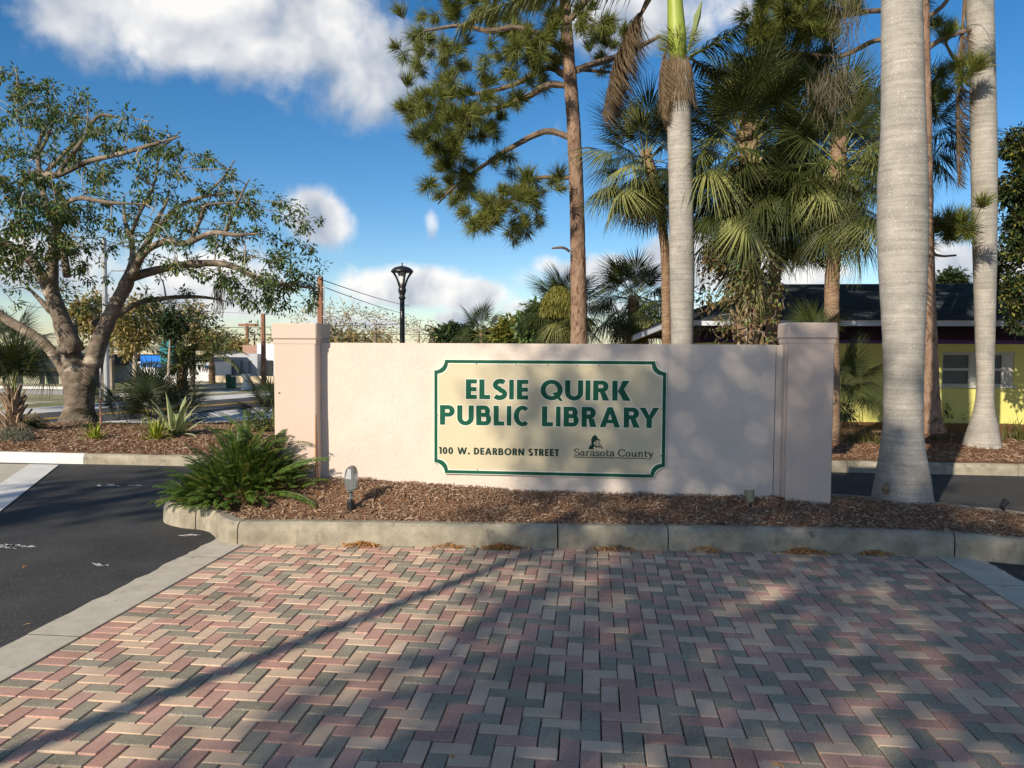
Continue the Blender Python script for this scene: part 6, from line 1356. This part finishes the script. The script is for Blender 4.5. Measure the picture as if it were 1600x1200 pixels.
# left bed: variegated agave, bromeliads, palmettos
def rosette(name, label, cat, px, py, Y_or_z, n, L, w, mats, seed, el0=85, el1=15, curve=.8, group=None, me=None, zb=.2):
    g = gnd(px, py, zb); rg = random.Random(seed); root = empty(name, (g.x, g.y, zb), label, cat, group)
    for i in range(n):
        f = (i + .5) / n; mb = MB(); strip(mb, (g.x + rg.uniform(-.03, .03), g.y + rg.uniform(-.03, .03), zb - .02), i * 2.39996 + rg.uniform(-.3, .3), R(el0 + (el1 - el0) * f + rg.uniform(-6, 6)), L * rg.uniform(.75, 1.1) * (1 - .2 * f), w * rg.uniform(.85, 1.1), curve * rg.uniform(.3, 1.5) * (.4 + f), 0, 7, .2, rg.uniform(-.3, .3), me=me); mb.build('leaf', mats, root)
    return root
rosette('variegated_agave', 'tall cream striped agave with upright pointed leaves in the left mulch bed', 'plant', 275, 682, 0, 30, .86, .13, [M['agave_green'], M['agave_pale']], 1, 84, 12, 1.2, me=1, zb=.19)
rosette('bromeliad', 'lime green rosette at the foot of the striped agave', 'plant', 244, 688, 0, 44, .50, .06, [M['bromeliad']], 2, 80, 8, 1.2, 'lime rosettes in the left bed', zb=.18)
rosette('bromeliad', 'small lime green rosette beside the thin marker stake', 'plant', 148, 688, 0, 40, .38, .055, [M['bromeliad']], 3, 80, 8, 1.2, 'lime rosettes in the left bed', zb=.18)
def palmetto(label, px, py, n, s, seed, spread_px=30, zb=.2, hi=80, lo=-5, group=None, cat='palmetto', key='g', Y=None):
    g = gnd(px, py, zb) if Y is None else at(px, py, Y); rg = random.Random(seed); root = empty('saw_palmetto', (g.x, g.y, zb), label, cat, group); k = g.y / FPX
    for i in range(n):
        f = (i + .5) / n; az = i * 2.39996; el = R(hi + (lo - hi) * f + rg.uniform(-10, 10)); off = Vector((rg.uniform(-1, 1) * spread_px * k, rg.uniform(-.6, .6) * spread_px * k, rg.uniform(0, .15)))
        inst('frond', rg.choice(FAN[key + ('_up' if el > R(20) else '_out')]), root, frame(az, el, rg.uniform(-.4, .4), Vector((g.x, g.y, g.z if Y is not None else zb)) + off, s * rg.uniform(.8, 1.15)))
    return root
palmetto('wide dark saw palmetto clump right of the big tree', 228, 664, 22, .80, 11, 44, hi=85, lo=0, key='k')
palmetto('low dark saw palmetto in the gap right of the agave', 285, 648, 8, .6, 12, 18, hi=75, lo=5, key='k')
palmetto('dark palmetto leaning beside the left pillar', 426, 668, 8, .72, 13, 4, hi=88, lo=35, key='k')
palmetto('dark fan palm thicket behind the trunk at the far left', 10, 548, 22, .95, 14, 30, Y=19.5, hi=80, lo=-50, cat='fan palm', zb=0, key='k')
g = gnd(22, 676, .2); root = empty('young_palm', (g.x, g.y, .2), 'young palm with a stubby trunk of brown leaf bases at the far left', 'palm'); rg = random.Random(15); k = g.y / FPX
mb = MB(); mb.tube([(g.x, g.y, .1), (g.x + .02, g.y, .55), (g.x + .03, g.y, .95)], [.13, .11, .06], 10); mb.build('trunk', M['trunk_sabal'], root, smooth=True); boots(root, [(g.x, g.y, .25), (g.x + .02, g.y, .55), (g.x + .03, g.y, .9)], [.12, .10, .06], 34, rg, s=1.0)
for i in range(9): inst('frond', rg.choice(FAN['k_up'] + FAN['g_up']), root, frame(i * 2.4, R(86 - 26 * i / 9), 0, (g.x + .03, g.y, .92), .72 * rg.uniform(.9, 1.15)))
for i in range(9): inst('dead_frond', rg.choice(FAN['d_hang']), root, frame(i * 2.4, R(10 - 50 * i / 9), 0, (g.x + .02, g.y, .5), .42))
def shrub(label, px, py, zb, rad_px, h_px, ntip, nleaf, L0, L1, m, seed, name='shrub', cat='shrub', wr=.5, group=None):
    g = gnd(px, py, zb); r = np.random.default_rng(seed); k = g.y / FPX; root = empty(name, (g.x, g.y, zb), label, cat, group); d = sph(r, ntip); d[:, 2] = np.abs(d[:, 2]); tips = np.array([g.x, g.y, zb + .03]) + d * np.array([rad_px * k, rad_px * k * .8, h_px * k]) * r.uniform(.5, 1, (ntip, 1))
    bb = MB(); dirs = grow(bb, [(np.array([g.x, g.y, zb - .02]), .02), (np.array([g.x, g.y, zb + .1]), .015)], tips, r, .003, .006, .1, .1, 4, maxr=.012); bb.build('stems', M['pine_twig'], root); lb = MB(); leaf_cluster(lb, dirs, r, nleaf, .07, L0, L1, wr, .1); lb.build('leaves', m, root); return root
shrub('low olive shrub in the left bed beside the pillar', 372, 690, .18, 38, 34, 60, 10, .03, .07, M['leaf_ochre'], 21)
shrub('sparse green sapling sprawl close to the left pillar', 408, 678, .18, 20, 38, 40, 12, .04, .08, M['leaf_tree'], 22)
shrub('grey green sage shrub in front of the young palm', 26, 690, .18, 34, 22, 90, 14, .02, .05, M['sage'], 23)
shrub('low bright green ground shrub right of the young palm', 52, 672, .2, 26, 18, 80, 14, .03, .06, M['leaf_tree'], 24)
shrub('leggy shrub against the yellow wall just right of the pillar', 1322, 660, .25, 14, 46, 40, 9, .05, .1, M['leaf_dark'], 25)
shrub('dark leaved shrub against the yellow wall beside the thick palm', 1372, 610, .25, 12, 30, 26, 9, .06, .11, M['leaf_dark'], 26) if False else None
shrub('little dark shrub before the yellow wall right of the second palm', 1574, 660, .25, 14, 42, 30, 10, .05, .1, M['leaf_dark'], 27)
shrub('small dark branching shrub between the thick palm and the window', 1468, 662, .25, 16, 38, 26, 6, .05, .1, M['leaf_dark'], 28)
palmetto('dark fan palm beside the right pillar in front of the yellow wall', 1316, 610, 16, .62, 16, 6, Y=13.6, hi=85, lo=-45, cat='fan palm', zb=.2)
def tuft(label, px, py, zb, n, L, seed, m=None, w=.012, name='grass_clump'):
    g = gnd(px, py, zb); rg = random.Random(seed); mb = MB()
    for i in range(n): strip(mb, (g.x + rg.gauss(0, .12), g.y + rg.gauss(0, .1), zb - .01), rg.uniform(0, 2 * pi), R(rg.uniform(35, 88)), L * rg.uniform(.6, 1.2), w, rg.uniform(.2, 1.6), 0, 5, .1)
    return tag(mb.build(name, m or M['grass_blade']), label, 'grass')
tuft('arching grassy clump at the yellow wall, left of the second palm', 1502, 660, .27, 130, .62, 31, w=.018)
tuft('tall thin grass at the yellow wall, right of the pillar', 1346, 658, .27, 70, .75, 32)
tuft('short green grass tuft near the kerb just right of the pillar', 1362, 694, .22, 60, .38, 33)
tuft('short grass tuft on the straw between both palm trunks', 1468, 690, .22, 50, .25, 34)
tuft('wispy grass beside the pale green board', 1330, 692, .22, 50, .32, 35)
tuft('leaning grass at the edge of the frame right of the second palm', 1592, 690, .22, 60, .5, 36, w=.02)
tuft('thin dry grass blades in the left bed near the pillar', 392, 660, .2, 26, .7, 37, M['leaf_brown'])
tuft('few blades sprouting behind the right pillar cap', 1268, 640, .2, 12, .3, 38)
# the spiky tips that rise behind the right pillar's cap
palmetto('sparse palmetto tips showing over the right pillar cap', 1272, 548, 7, .42, 17, 8, Y=10.6, hi=88, lo=50, zb=.2)
